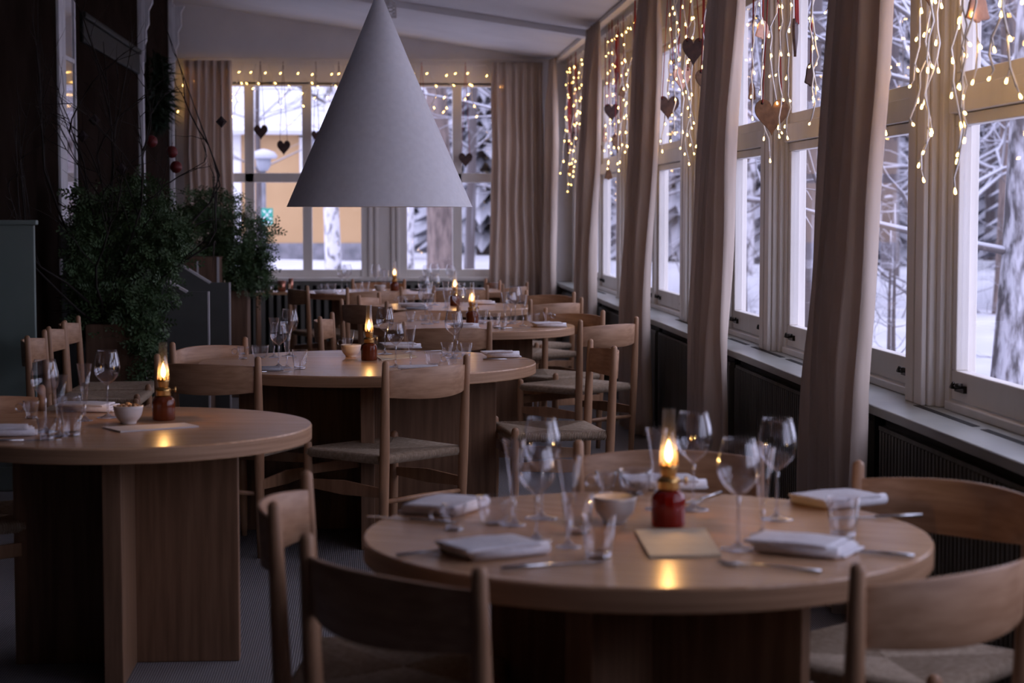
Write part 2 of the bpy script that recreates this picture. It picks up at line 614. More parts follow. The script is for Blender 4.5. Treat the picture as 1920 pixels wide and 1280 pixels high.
def far_window(k, x0, x1, mull):
    w = struct(empty('window_%d' % k, ((x0 + x1) / 2, FARY + 0.06, 0.74)))
    off = -Vector(w.location)
    y0, y1 = FARY + 0.0, FARY + 0.10
    fr = MB()
    fr.box(x0, x1, y0, y1, 0.74, 0.83)
    fr.box(x0, x1, y0, y1, 2.60, 2.64)
    fr.box(x0, x1, y0, y1, 1.675, 1.765)
    xs = [x0 - 0.045] + mull + [x1 + 0.045]
    for m in xs:
        fr.box(max(x0, m - 0.045), min(x1, m + 0.045), y0, y1, 0.83, 2.60)
    o = obj('window_frame', fr, 'frame', w, 0.004)
    o.location = off
    for a, c in zip(xs[:-1], xs[1:]):
        for z0, z1 in ((0.83, 1.675), (1.765, 2.60)):
            p = obj('pane', MB().box(a + 0.045, c - 0.045, FARY + 0.05, FARY + 0.054, z0, z1), 'pane', w)
            p.location = off
    return w


far_window(k, -1.72, -0.17, [-1.245, -0.69])
k += 1
far_window(k, 0.275, 1.36, [0.765])
k += 1
pb = MB().box(-0.17, 0.275, FARY - 0.01, FARY + 0.12, 0.74, 2.64)
for xx in (-0.10, -0.04, 0.12, 0.17):
    pb.box(xx, xx + 0.03, FARY - 0.025, FARY, 0.755, 2.60)
struct(obj('trim_%d' % n, pb, 'frame', bevel=0.004))
n += 1

# dark left side (the old house front)
b = MB().box(-2.15, -1.95, 9.66, FARY, 0, 3.7).box(-2.15, -1.95, 9.66, 9.665, 0, 3.7)
struct(obj('wall_left', b, 'darkwall'))
struct(obj('wall_recess', MB().box(-3.4, -3.2, -5.2, 9.8, 0, 3.7).box(-3.3, -2.0, 9.66, 9.8, 0, 3.7), 'darkwall'))
struct(obj('wall_front', MB().box(-3.4, 2.2, -5.4, -5.2, 0, 3.7), 'darkwall'))
lt = MB()
lt.box(-1.95, -1.91, 12.7, 15.65, 2.66, 2.70).box(-1.95, -1.925, 12.7, 15.65, 2.50, 2.66)
struct(obj('trim_%d' % n, lt, 'darktrim', bevel=0.01))
n += 1


def carved_post(name, y, zt, zb):
    b = MB().box(-1.95, -1.905, y - 0.03, y + 0.03, zb, zt)
    o = struct(obj(name, b, 'whitetrim', bevel=0.006))
    pts = [(0, 0), (0.015, 0.03), (0.012, 0.08), (0.03, 0.12), (0.026, 0.20), (0.05, 0.25), (0.048, 0.36), (0.08, 0.42), (0.078, 0.54), (0.11, 0.60), (0.0, 0.60)]
    br = MB().prism([(x, z) for x, z in pts], -0.02, 0.02)
    br.box(0.0, 0.012, -0.028, 0.028, -0.06, 0.62)
    q = obj('bracket', br, 'whitetrim', o, 0.004)
    q.location = (-1.905, y, zt - 0.66)
    return o


carved_post('trim_%d' % n, 15.72, 3.32, 0.0)
n += 1
carved_post('trim_%d' % n, 18.0, 3.36, 0.0)
n += 1
# narrow old pane in a white casing, in the dark wall
dw = struct(empty('window_%d' % k, (-1.95, 11.9, 1.0)))
c = MB()
for y0, y1 in ((11.76, 12.0), (12.36, 12.40)):
    c.box(0, 0.02, y0 - 11.9, y1 - 11.9, 0.1, 2.2)
c.box(0, 0.02, -0.16, 0.52, 2.2, 2.35).box(0, 0.02, -0.16, 0.52, 0, 0.1)
c.box(0, 0.016, 0.10, 0.46, 1.33, 1.36)
obj('window_frame', c, 'whitetrim', dw, 0.004)
obj('pane', MB().box(0, 0.010, 0.10, 0.46, 0.1, 2.2), 'mirror', dw)


# ------------------------------------------------------------------ curtains
def curtain(label, axis, a0, a1, x, lean, folds, seed, spread=0.05, ztop=2.845):
    rr = random.Random(seed)
    nu, nv = folds * 12, 26
    ph = [rr.uniform(-0.5, 0.5) for _ in range(folds + 2)]
    am = [rr.uniform(0.7, 1.3) for _ in range(folds + 2)]
    vs, fs = [], []
    for j in range(nv + 1):
        t = j / nv
        z = ztop - (ztop - 0.02) * t
        amp = 0.018 + 0.034 * min(1, t * 6)
        ln = lean * min(1.0, t / 0.72)
        for i in range(nu + 1):
            s = i / nu
            q = s * folds
            fi = int(min(q, folds))
            w = am[fi] * (1 - (q - fi)) + am[min(fi + 1, folds + 1)] * (q - fi)
            off = amp * w * math.sin(2 * PI * q + ph[fi] * 0.0 + 0.8 * noise.noise((s * 3, t * 1.5, seed))) + 0.02 * noise.noise((s * 9, t * 4, seed + 5))
            a = a0 + (a1 - a0) * s
            mid = (a0 + a1) / 2
            a = mid + (a - mid) * (0.94 + spread * 2 * t) + 0.015 * noise.noise((s * 4, t * 5, seed + 9))
            if axis == 'Y':
                vs.append((x - ln + off, a, z))
            else:
                vs.append((a, x - ln + off, z))
    for j in range(nv):
        for i in range(nu):
            p = j * (nu + 1) + i
            fs.append((p, p + 1, p + nu + 2, p + nu + 1))
    m = MB().add(vs, fs, True)
    o = obj('curtain', m, 'curtain')
    so = o.modifiers.new('cloth', 'SOLIDIFY')
    so.thickness = 0.003
    tag(o, label, 'curtain', 'linen curtains along the windows')
    return o


curtain('linen curtain nearest the camera, between the two nearest visible windows on the right', 'Y', 6.22, 6.74, 1.70, 0.12, 5, 1)
curtain('second linen curtain from the camera along the right-hand windows', 'Y', 8.78, 9.42, 1.70, 0.11, 5, 2)
curtain('third linen curtain from the camera along the right-hand windows', 'Y', 11.45, 12.10, 1.69, 0.09, 5, 3)
curtain('fourth linen curtain along the right-hand windows, narrow and near the far corner', 'Y', 14.55, 15.3, 1.69, 0.08, 5, 4)
curtain('slim linen curtain edge at the far end of the right-hand windows', 'Y', 18.0, 18.3, 1.66, 0.03, 2, 5)
curtain('wide linen curtain on the far wall at the right of the far window', 'X', 1.08, 1.60, 18.36, 0.05, 6, 6, 0.07, 2.83)
curtain('linen curtain on the far wall at the left of the far window', 'X', -1.86, -1.38, 18.36, 0.05, 6, 7, 0.03, 2.83)

# ------------------------------------------------------------------ radiator covers and sill vents
i = 0
names = ['under the sill beside the nearest table', 'under the sill between the first and second curtains', 'under the sill between the second and third curtains',
         'under the sill behind the third curtain', 'under the sill at the far end of the right wall', 'under the sill, nearest the camera']
for q, (y0, y1) in enumerate(((4.02, 6.55), (6.70, 9.25), (9.40, 11.85), (11.97, 15.1), (15.27, 18.2), (-4.9, 3.9))):
    r = empty('radiator_cover', (1.755, (y0 + y1) / 2, 0))
    cy = (y0 + y1) / 2
    obj('back_board', MB().box(0.03, 0.05, y0 - cy, y1 - cy, 0.02, 0.67), 'slot', r)
    b = MB()
    y = y0
    while y < y1 - 0.02:
        b.box(0.0, 0.03, y - cy, y - cy + 0.022, 0.05, 0.615)
        y += 0.040
    obj('slats', b, 'slat', r)
    obj('rail', MB().box(0.005, 0.03, y0 - cy, y1 - cy, 0.0, 0.05), 'slat', r)
    obj('rail', MB().box(0.005, 0.03, y0 - cy, y1 - cy, 0.615, 0.63), 'slat', r)
    tag(r, 'dark green slatted radiator cover ' + names[q], 'radiator cover', 'slatted radiator covers along the right wall')
r = empty('radiator_cover', (-0.1, FARY - 0.12, 0))
obj('back_board', MB().box(-1.75, 1.75, 0.06, 0.09, 0.02, 0.69), 'slot', r)
b = MB()
x = -1.72
while x < 1.7:
    b.box(x, x + 0.038, 0.0, 0.03, 0.04, 0.68)
    x += 0.076
obj('slats', b, 'slat', r)
obj('rail', MB().box(-1.75, 1.75, 0.005, 0.05, 0.68, 0.715), 'slat', r)
tag(r, 'dark wide-slatted radiator cover below the far window', 'radiator cover')
vy = [(5.15, 5.72), (5.80, 6.46), (8.0, 8.55), (8.66, 9.36), (7.3, 7.9), (10.55, 11.1), (11.2, 11.8), (13.0, 13.6), (13.7, 14.3), (15.6, 16.3), (16.6, 17.3), (9.5, 10.0)]
vn = ['nearest pair, front', 'nearest pair, back', 'under the second window, front', 'under the second window, back', 'behind the nearest curtain', 'third window, front', 'third window, back', 'fourth window, front', 'fourth window, back', 'far window bay, front', 'far window bay, back', 'beside the second curtain']
for (y0, y1), nm in zip(vy, vn):
    v = obj('sill_vent', MB().box(1.857, 1.882, y0, y1, SZ - 0.004, SZ + 0.0015), 'slot')
    tag(v, 'long dark vent slot in the grey sill, ' + nm, 'vent', 'vent slots in the sill')

# ------------------------------------------------------------------ left side: divider, stair sides, planters
d = empty('room_divider', (-2.44, 9.53, 0))
obj('panel', MB().box(-0.74, 0.74, -0.02, 0.02, 0.0, 1.32), 'green', d, 0.004)
obj('cap', MB().box(-0.75, 0.755, -0.03, 0.03, 1.32, 1.345), 'green', d, 0.006)
obj('plinth', MB().box(-0.74, 0.74, -0.032, -0.02, 0.0, 0.12), 'green', d, 0.004)
tag(d, 'grey-green half-height panel screen behind the chairs at the left edge', 'screen')


def stair_side(y, label, zt, xe, xk, slope):
    s = empty('stair_side_panel', (xe, y, 0))
    x1 = -1.94
    zt2 = zt + slope * (xk - x1)
    out = [(0, 0), (0, zt), (xk - xe, zt), (x1 - xe, zt2), (x1 - xe, 0)]
    obj('panel', MB().prism(out, -0.02, 0.02), 'stair', s, 0.003)
    e = MB().box(-0.004, 0.006, -0.022, 0.022, 0, zt)
    obj('end_trim', e, 'edge', s)
    L = math.hypot(xk - x1, zt2 - zt)
    a = math.atan2(zt2 - zt, x1 - xk)
    m = TR(xk - xe, 0, zt) @ R('Y', -a)
    obj('sloping_trim', MB().box(0, L, -0.024, 0.022, -0.006, 0.010, m), 'edge', s)
    tag(s, label, 'stair panel', 'grey stair side panels')


stair_side(11.77, 'nearer grey stair side panel with a pale sloping edge', 0.896, -1.05, -1.177, 0.58)
stair_side(13.3, 'farther grey stair side panel with a pale sloping edge', 0.896, -1.04, -1.17, 0.62)
st = empty('stair_steps', (-1.5, 12.53, 0))
for q in range(3):
    obj('step', MB().box(-0.44 + q * 0 , 0.36 - q * 0.28, -0.72, 0.72, 0.17 * q, 0.17 * (q + 1)), 'planter', st, 0.005)
tag(st, 'wooden steps between the two grey stair side panels', 'steps')
cb = empty('wooden_cabinet', (-1.30, 14.05, 0))
obj('body', MB().box(-0.19, 0.14, -0.17, 0.17, 0, 1.06), 'planter', cb, 0.006)
obj('pale_strip', MB().box(0.125, 0.142, -0.175, -0.168, 0.0, 1.06), 'edge', cb)
obj('pale_strip', MB().box(-0.02, -0.006, -0.175, -0.168, 0.0, 1.03), 'edge', cb)
tag(cb, 'brown wooden cabinet behind the stair side panels', 'cabinet')


def leafy(mb, c, rx, ry, rz, n, size, rr, droop=0.0, xmin=-9):
    for _ in range(n):
        while True:
            p = Vector((rr.uniform(-1, 1), rr.uniform(-1, 1), rr.uniform(-1, 1)))
            if 0.25 < p.length < 1:
                break
        p = Vector((c[0] + p.x * rx, c[1] + p.y * ry, c[2] + p.z * rz))
        p.x = max(p.x, xmin)
        d = Vector((rr.gauss(0, 1), rr.gauss(0, 1), rr.gauss(0, 0.6) - droop)).normalized()
        s = size * rr.uniform(0.6, 1.3)
        w = d.orthogonal().normalized()
        w = Matrix.Rotation(rr.uniform(0, 6.28), 3, d) @ w
        nn = d.cross(w)
        # a frond: five small lobes along a stalk
        for q in range(5):
            b0 = p + d * s * q * 0.22
            for sg in (-1, 1):
                tip = b0 + (d * 0.5 + w * sg * 0.8).normalized() * s * (0.42 - 0.05 * q) + nn * s * rr.uniform(-0.1, 0.1)
                e = b0 + d * s * 0.16
                m1 = (b0 + tip) / 2 + d * s * 0.12
                mb.add([b0, m1, tip, e * 0.5 + tip * 0.5 - d * s * 0.10], [(0, 1, 2), (0, 2, 3)], False)


def planter(name, loc, hw, h, clumps, n, size, label, seed, lit_strip=True):
    rr = random.Random(seed)
    p = empty(name, loc)
    obj('box', MB().box(-hw, hw, -hw, hw, 0, h), 'planter', p, 0.006)
    if lit_strip:
        obj('pale_strip', MB().box(hw - 0.001, hw + 0.006, -hw - 0.003, -hw + 0.03, 0, h), 'edge', p)  # pale strip stands for window light on the box's right side
    fol, stm = MB(), MB()
    for cx, cy, cz, rx, ry, rz, k in clumps:
        leafy(fol, (cx, cy, cz), rx, ry, rz, int(n * k), size, rr, 0.3, -1.72 - loc[0])
        for _ in range(5):
            q = Vector((cx + rr.uniform(-.6, .6) * rx, cy + rr.uniform(-.6, .6) * ry, cz + rr.uniform(-.5, .7) * rz))
            stm.tube([(rr.uniform(-.1, .1), rr.uniform(-.1, .1), h - 0.02), ((q.x) * 0.4, q.y * 0.4, (h + q.z) / 2 + 0.06), q], [0.006, 0.004, 0.002], 5)
    f = obj('foliage', fol, 'leaf', p)
    obj('stems', stm, 'stem', p)
    tag(p, label, 'plant')
    return p


planter('planted_box', (-1.52, 11.2, 0), 0.17, 0.74,
        [(0.0, 0, 0.92, 0.34, 0.25, 0.28, 1.0), (-0.25, -0.05, 1.22, 0.30, 0.25, 0.32, 1.0), (0.12, 0, 1.32, 0.28, 0.22, 0.30, 1.0), (0.14, -0.12, 0.72, 0.13, 0.10, 0.26, 0.5), (0.18, -0.20, 0.52, 0.04, 0.05, 0.25, 0.15), (0.26, 0.0, 1.20, 0.16, 0.2, 0.2, 0.5), (-0.40, 0, 0.90, 0.15, 0.2, 0.25, 0.5)],
        600, 0.10, 'tall wooden planter with a big dark ferny plant behind the left table', 3)
planter('planted_box', (-1.14, 14.4, 0), 0.16, 0.80,
        [(0.0, -0.05, 0.98, 0.30, 0.2, 0.22, 1.0), (0.12, -0.08, 1.18, 0.26, 0.2, 0.22, 0.9), (-0.22, 0, 1.22, 0.26, 0.2, 0.26, 0.8), (0.22, -0.12, 0.94, 0.14, 0.12, 0.20, 0.5), (-0.1, 0, 1.42, 0.28, 0.2, 0.16, 0.4)],
        620, 0.095, 'wooden planter with a leafy plant beside the far window curtain', 4, False)

# bare branches with baubles
br = MB()
rr = random.Random(21)


def twig(mb, p, d, length, r, depth):
    pts, rad = [p], [r]
    steps = 7
    for q in range(steps):
        d = (d + Vector((rr.gauss(0, .16), rr.gauss(0, .10), rr.gauss(0, .12)))).normalized()
        p = p + d * length / steps
        p.x = min(max(p.x, -1.9), -0.95 - 0.35 * max(0, p.z - 1.6))
        p.y = min(max(p.y, 9.85), 11.5)
        p.z = max(p.z, 0.95 if q > 1 else 0.72)
        pts.append(p)
        rad.append(r * (1 - 0.8 * (q + 1) / steps))
        if depth and q in (2, 3, 4, 5):
            dd = (d + Vector((rr.uniform(-.9, .9), rr.uniform(-.4, .4), rr.uniform(-.6, .7)))).normalized()
            twig(mb, p, dd, length * rr.uniform(.35, .6), r * 0.5, depth - 1)
    mb.tube(pts, rad, 4)


for d0 in ((0.5, 0, 1.0), (0.3, 0.1, 1.2), (-0.2, -0.3, 1.1), (-0.3, -0.8, 1.0), (0.5, 0.1, 0.9), (0.2, -0.2, 1.3), (-0.2, -1.0, 1.2), (0.4, .3, .9), (-.1, -.9, 0.8), (0.0, -.6, 1.5), (.1, -.3, 1.6)):
    twig(br, Vector((-1.62, 11.15, 0.72)), Vector(d0).normalized(), rr.uniform(1.1, 1.8), 0.010, 2)
ba = empty('branch_arrangement', (0, 0, 0))
obj('branches', br, 'twig', ba)
tag(ba, 'dark bare branches fanning up against the left wall', 'branches')


def bauble():
    o = empty('bauble')
    obj('ball', MB().lathe([(0.0, -0.036), (0.02, -0.031), (0.034, -0.012), (0.036, 0.0), (0.030, 0.02), (0.016, 0.033), (0.0, 0.036)], 14), 'bauble', o)
    obj('thread', MB().tube([(0, 0, 0.034), (0, 0, 0.22)], 0.0012, 4), 'twig', o)
    o['category'] = 'ornament'
    return o


KB = Kind(bauble)
for p, l in (((-1.318, 11.200, 1.795), 'highest of the three red ornaments hanging in the branches'), ((-1.202, 11.200, 1.734), 'middle red ornament hanging in the branches'), ((-1.178, 11.200, 1.647), 'lowest of the three red ornaments in the branches')):
    KB.put(p, 0, l, 'red ornaments in the branches')


def darkb():
    o = empty('bauble')
    obj('ball', MB().lathe([(0.0, -0.038), (0.034, 0.0), (0.0, 0.036)], 6, None, False), 'darkbauble', o)
    obj('thread', MB().tube([(0, 0, 0.034), (0, 0, 0.22)], 0.0012, 4), 'twig', o)
    o['category'] = 'ornament'
    return o


KD = Kind(darkb)
for p, l in (((-1.615, 11.000, 1.908), 'upper dark faceted ornament at left in the branches'), ((-1.682, 11.000, 1.817), 'lower dark faceted ornament at left in the branches'), ((-0.946, 11.600, 1.930), 'dark faceted ornament in front of the left far curtain'), ((-1.465, 11.000, 1.630), 'small dark ornament just above the ferny plant')):
    KD.put(p, 0, l, 'dark ornaments in the branches')
g = MB()
rr = random.Random(5)
for q in range(420):
    t = rr.random()
    c = Vector((-1.86, 16.3 + rr.uniform(-.1, .1), 2.72 - 0.62 * t))
    d = Vector((rr.gauss(0.15, .5), rr.gauss(0, .7), rr.gauss(-.5, .5))).normalized()
    L = rr.uniform(.10, .22) * (0.6 + 0.8 * math.sin(PI * t))
    e = c + d * L
    w = d.orthogonal().normalized() * 0.018
    if e.x < -1.93:
        e.x = -1.93
    g.add([c - w, c + w, e], [(0, 1, 2)])
    g.add([c - w.cross(d), c + w.cross(d), e], [(0, 1, 2)])
tag(obj('fir_garland', g, 'fir'), 'dark fir sprig hanging on the left wall beside the carved post', 'garland')
lat = MB()
for q in range(5):
    z0 = 2.955 + q * 0.028
    lat.tube([(-0.04, 0, z0), (0.04, 0, z0 + 0.028)], 0.005, 5)
    lat.tube([(0.04, 0, z0), (-0.04, 0, z0 + 0.028)], 0.005, 5)
lat.box(-0.05, -0.036, -0.012, 0.012, 2.95, 3.085).box(0.036, 0.05, -0.012, 0.012, 2.95, 3.055).box(-0.05, 0.05, -0.012, 0.012, 2.942, 2.955)
tag(obj('lattice_bracket', lat, 'white', loc=(0.10, 15.42, 0)), 'small white lattice bracket under the ceiling behind the cone lamp', 'bracket')

# ------------------------------------------------------------------ cone pendant
pl = empty('pendant_lamp', (0.005, 8.28, 1.406))
Rc, Hc = 0.403, 0.93
prof = [(Rc, 0.0), (Rc * 0.66, Hc * 0.34), (Rc * 0.33, Hc * 0.67), (0.006, Hc), (0.004, Hc), (Rc * 0.33 - 0.004, Hc * 0.67 - 0.004), (Rc * 0.66 - 0.004, Hc * 0.34 - 0.004), (Rc - 0.004, 0.0), (Rc, 0.0)]
sh = obj('lamp_shade', MB().lathe(prof, 96), 'paper', pl)
obj('cord', MB().tube([(0, 0, Hc - 0.02), (0, 0, 3.09 - 1.406)], 0.004, 8), 'white', pl)
obj('bulb', MB().lathe([(0, 0.40), (0.03, 0.41), (0.045, 0.45), (0.03, 0.50), (0.02, 0.56), (0.0, 0.56)], 16), 'ceramic', pl)
obj('ceiling_rose', MB().lathe([(0, 0), (0.05, 0), (0.05, 0.03), (0, 0.035)], 20, TR(0, 0, 3.085 - 1.406 - 0.0)), 'white', pl)
tag(pl, 'big white cone pendant lamp over the middle table', 'pendant lamp')


# ------------------------------------------------------------------ tables
def table(name, cx, cy, rad, label, arm, rot=0.0):
    t = empty(name, (cx, cy, 0), rot)
    top = MB().lathe([(0, 0.684), (rad - 0.002, 0.684), (rad, 0.687), (rad, 0.725), (rad - 0.003, 0.73), (0, 0.73)], 180)
    o = obj('tabletop', top, 'oak', t)
    o.data.materials.append(M['oak_rim'])
    for pg in o.data.polygons:
        pg.use_smooth = False
        pg.material_index = 1 if abs(pg.normal.z) < 0.5 else 0
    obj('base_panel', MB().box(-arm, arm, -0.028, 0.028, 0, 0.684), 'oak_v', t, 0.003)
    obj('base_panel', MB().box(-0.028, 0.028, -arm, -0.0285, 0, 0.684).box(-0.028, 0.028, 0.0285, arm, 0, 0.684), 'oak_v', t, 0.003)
    tag(t, label, 'table', 'round oak tables')
    return t


T1, T2, T3, T4, T5, T6, T7 = (0.540, 3.795), (-0.775, 5.84), (-0.05, 8.28), (0.545, 10.93), (0.50, 13.2), (-0.05, 15.7), (0.75, 16.0)
table('round_table', *T1, 0.574, 'round oak table nearest the camera, with the cream menu card', 0.34, -0.52)
table('round_table', *T2, 0.566, 'round oak table at the left edge of the photo', 0.34)
table('round_table', *T3, 0.735, 'large round oak table in the middle, under the cone lamp', 0.56)
table('round_table', *T4, 0.585, 'round oak table right behind the large middle table', 0.34)
table('round_table', *T5, 0.585, 'round oak table with a lamp, fourth one back from the camera on the right', 0.34)
table('round_table', *T6, 0.585, 'farthest left round table, just before the far window', 0.34)
table('round_table', *T7, 0.50, 'farthest right round table, before the far curtain', 0.30)


# ------------------------------------------------------------------ chairs
def turned(p0, p1, r0, r1, rm, dome=True, n=9):
    p0, p1 = Vector(p0), Vector(p1)
    pts, rad = [], []
    for q in range(n):
        t = q / (n - 1)
        pts.append(p0.lerp(p1, t))
        rad.append((r0 * (1 - t) + r1 * t) + (rm - (r0 + r1) / 2) * math.sin(PI * t))
    if dome:
        d = (p1 - p0).normalized()
        for h, k in ((0.4, 0.92), (0.75, 0.66), (0.95, 0.3)):
            pts.append(p1 + d * r1 * h)
            rad.append(r1 * k)
    return MB().tube(pts, rad, 14)


def build_chair():
    c = empty('dining_chair')
    c['category'] = 'chair'
    c['group'] = 'oak dining chairs with woven seats'
    for s in (-1, 1):
        o = MB()
        obj('back_leg', turned((s * 0.215, -0.005, 0), (s * 0.225, -0.035, 0.80), 0.013, 0.0135, 0.020), 'oak_c', c)
    for s in (-1, 1):
        obj('front_leg', turned((s * 0.235, 0.405, 0), (s * 0.24, 0.40, 0.455), 0.013, 0.016, 0.019), 'oak_c', c)
    # back board
    n = 18
    vs, fs = [], []
    for q in range(n + 1):
        t = -1 + 2 * q / n
        x = 0.212 * t
        y = -0.028 - 0.062 * (1 - t * t)
        zt = 0.772 + 0.010 * (1 - t * t)
        zb = 0.668 - 0.012 * (1 - t * t)
        for z in (zb, zt):
            vs += [(x, y - 0.006 - (0.006 if z > .7 else 0), z), (x, y + 0.006 - (0.006 if z > .7 else 0), z)]
    for q in range(n):
        a, e = q * 4, q * 4 + 4
        fs += [(a, e, e + 2, a + 2), (a + 1, a + 3, e + 3, e + 1), (a + 2, e + 2, e + 3, a + 3), (a, a + 1, e + 1, e)]
    fs += [(0, 2, 3, 1), (n * 4, n * 4 + 1, n * 4 + 3, n * 4 + 2)]
    m = MB().add(vs, fs, True)
    bo = obj('backrest', m, 'oak_b', c, 0.003)
    # woven seat: cords wrapped over the four rails, meeting on the diagonals
    seat = MB()
    co = [Vector((-0.215, 0.0, 0.438)), Vector((0.215, 0.0, 0.438)), Vector((0.238, 0.40, 0.440)), Vector((-0.238, 0.40, 0.440))]
    ce = Vector((0, 0.20, 0.428))
    N = 56
    for k in range(4):
        a, b2 = co[k], co[(k + 1) % 4]
        mid = (a + b2) / 2
        out = (mid - ce)
        out.z = 0
        out.normalize()
        for q in range(N):
            t = (q + 0.5) / N
            p = a.lerp(b2, t)
            u = 1 - abs(2 * t - 1)
            inner = a.lerp(ce, u) if t < 0.5 else b2.lerp(ce, u)
            L = (p - inner).length
            wdt = (b2 - a).length / N * 0.56
            pts = [p + out * 0.004 + Vector((0, 0, -0.030)), p + out * 0.016 + Vector((0, 0, -0.018)), p + out * 0.014 + Vector((0, 0, -0.003)), p + Vector((0, 0, 0.003)), p.lerp(inner, 0.5), inner]
            seat.tube(pts, wdt, 4, False)
    obj('seat', seat, 'cord', c)
    rails = MB()
    for k in range(4):
        rails.tube([co[k] + Vector((0, 0, -0.014)), co[(k + 1) % 4] + Vector((0, 0, -0.014))], 0.013, 8)
    obj('seat_frame', rails, 'oak_c', c)
    for s in (-1, 1):
        obj('stretcher', MB().tube([(s * 0.218, -0.012, 0.30), (s * 0.232, 0.20, 0.303), (s * 0.238, 0.402, 0.306)], [0.018, 0.024, 0.018], 8, True, None, 0.35) if False else
            MB().prism([(-0.015, 0.278), (0.2, 0.272), (0.402, 0.284), (0.402, 0.318), (0.2, 0.330), (-0.015, 0.316)], -0.006, 0.006, TR(s * 0.226, 0, 0) @ R('Z', PI / 2 - s * 0.04)), 'oak_c', c, 0.002)
    obj('stretcher', MB().prism([(-0.236, 0.335), (0.236, 0.335), (0.236, 0.372), (0, 0.380), (-0.236, 0.372)], 0.398, 0.410), 'oak_c', c, 0.002)
    obj('stretcher', MB().tube([(-0.218, -0.014, 0.262), (0, -0.014, 0.262), (0.218, -0.014, 0.262)], [0.009, 0.013, 0.009], 10), 'oak_c', c)
    return c


KC = Kind(build_chair)


def chair(a, b2, toward, label):
    # a, b2: the two back-post tops on the floor plan; toward: a point the chair faces
    a, b2, tw = Vector(a), Vector(b2), Vector(toward)
    m = (a + b2) / 2
    d = (b2 - a).normalized()
    f = Vector((-d.y, d.x))
    if f.dot(tw - m) < 0:
        f = -f
    o = m + f * 0.035
    KC.put((o.x, o.y, 0), math.atan2(f.y, f.x) - PI / 2, label)


chair((-0.131, 3.355), (0.159, 3.010), T1, 'dark oak chair in the foreground, back to the camera, left of centre')
chair((-0.208, 3.736), (-0.163, 4.166), T1, 'oak chair at the left side of the nearest table, behind the foreground chair')
chair((0.773, 2.999), (1.15, 3.25), T1, 'oak chair at bottom right, its curved back filling the lower right corner')
chair((1.100, 4.257), (1.40, 3.93), T1, 'oak chair between the nearest table and the right radiator')
chair((0.50, 4.70), (0.94, 4.64), T1, 'oak chair at the far side of the nearest table, behind the oil lamp')
chair((0.012, 7.264), (0.362, 7.597), T3, 'oak chair at the near side of the middle table, back to the camera')
chair((0.952, 8.493), (1.005, 8.042), (0, 8.28), 'oak chair at the right of the middle table, seen side on')
chair((1.072, 10.024), (1.407, 10.313), T4, 'oak chair right of the table behind the middle one, broad pale back')
chair((-0.913, 8.40), (-0.612, 8.75), (0.0, 8.28), 'oak chair at the left end of the middle table, facing the camera')
chair((-0.875, 7.70), (-0.501, 7.544), T3, 'oak chair at the near left of the middle table, behind the left lamp')
chair((-1.63, 8.90), (-1.63, 9.36), (0, 9.2), 'first oak chair of the row against the left screen')
chair((-1.655, 9.62), (-1.655, 10.08), (0, 9.8), 'second oak chair of the row by the left wall')
chair((-1.665, 10.18), (-1.665, 10.62), (0, 10.4), 'third oak chair of the row by the left wall, nearest the planter')
chair((0.137, 9.92), (0.57, 9.92), T4, 'dark oak chair back directly behind the middle table, right of its lamp')
chair((1.0, 11.35), (1.31, 11.02), T4, 'oak chair at the far right of the table behind the middle one')
chair((0.07, 11.52), (0.49, 11.68), T4, 'oak chair on the far side of the table behind the middle one')
chair((0.99, 12.45), (1.37, 12.72), T5, 'pale oak chair back at the right of the fourth table')
chair((1.41, 13.60), (1.08, 13.93), T5, 'dark oak chair back right of the fourth table, near the right wall')
chair((-0.25, 12.60), (0.05, 12.26), T5, 'dark oak chair directly behind the middle oil lamp')
chair((-0.14, 13.20), (0.0, 13.63), T5, 'pale oak chair back at the left of the fourth table')
chair((-0.325, 10.46), (-0.27, 10.90), T4, 'small-looking oak chair turned right, left of the middle oil lamp')
chair((-0.56, 14.87), (-0.72, 15.28), T6, 'dark oak chair at the left of the farthest left table')
chair((-0.24, 14.50), (0.17, 14.68), T6, 'dark oak chair at the near side of the farthest left table')
chair((0.42, 14.78), (0.86, 14.93), T7, 'pale oak chair at the near side of the farthest right table')
chair((1.02, 16.02), (0.93, 16.45), T7, 'dark oak chair by the far curtain, behind the pale ones')
chair((0.99, 15.18), (1.22, 15.58), T7, 'pale oak chair right of the farthest right table, before the curtain')
chair((-0.22, 16.42), (0.21, 16.36), T6, 'oak chair behind the farthest left table, before the far radiator')
chair((-1.48, 6.08), (-1.12, 6.34), T2, 'oak chair at the far left side of the left table')


# ------------------------------------------------------------------ tableware
TZ = 0.73


def arc(prof, n=3):
    # round a profile with a few extra points
    out = []
    for i in range(len(prof) - 1):
        a, b2 = prof[i], prof[i + 1]
        out.append(a)
        p0 = prof[max(i - 1, 0)]
        p3 = prof[min(i + 2, len(prof) - 1)]
        for q in range(1, n):
            t = q / n
            pt = []
            for c in (0, 1):
                pt.append(0.5 * (2 * a[c] + (b2[c] - p0[c]) * t + (2 * p0[c] - 5 * a[c] + 4 * b2[c] - p3[c]) * t * t + (3 * a[c] - p0[c] - 3 * b2[c] + p3[c]) * t ** 3))
            out.append((max(pt[0], 0.0), pt[1]))
    out.append(prof[-1])
    return out


def stem_parts(o, rf, hs):
    obj('foot', MB().lathe([(0, 0.0), (rf * 0.9, 0.0005), (rf, 0.0015), (rf * 0.9, 0.0032), (rf * 0.4, 0.006), (0.0055, 0.012), (0, 0.012)], 32), 'thick', o)
    obj('stem', MB().lathe([(0, 0.0115), (0.0055, 0.0115), (0.0036, 0.03), (0.0034, hs - 0.02), (0.005, hs - 0.004), (0.0, hs)], 14), 'thick', o)


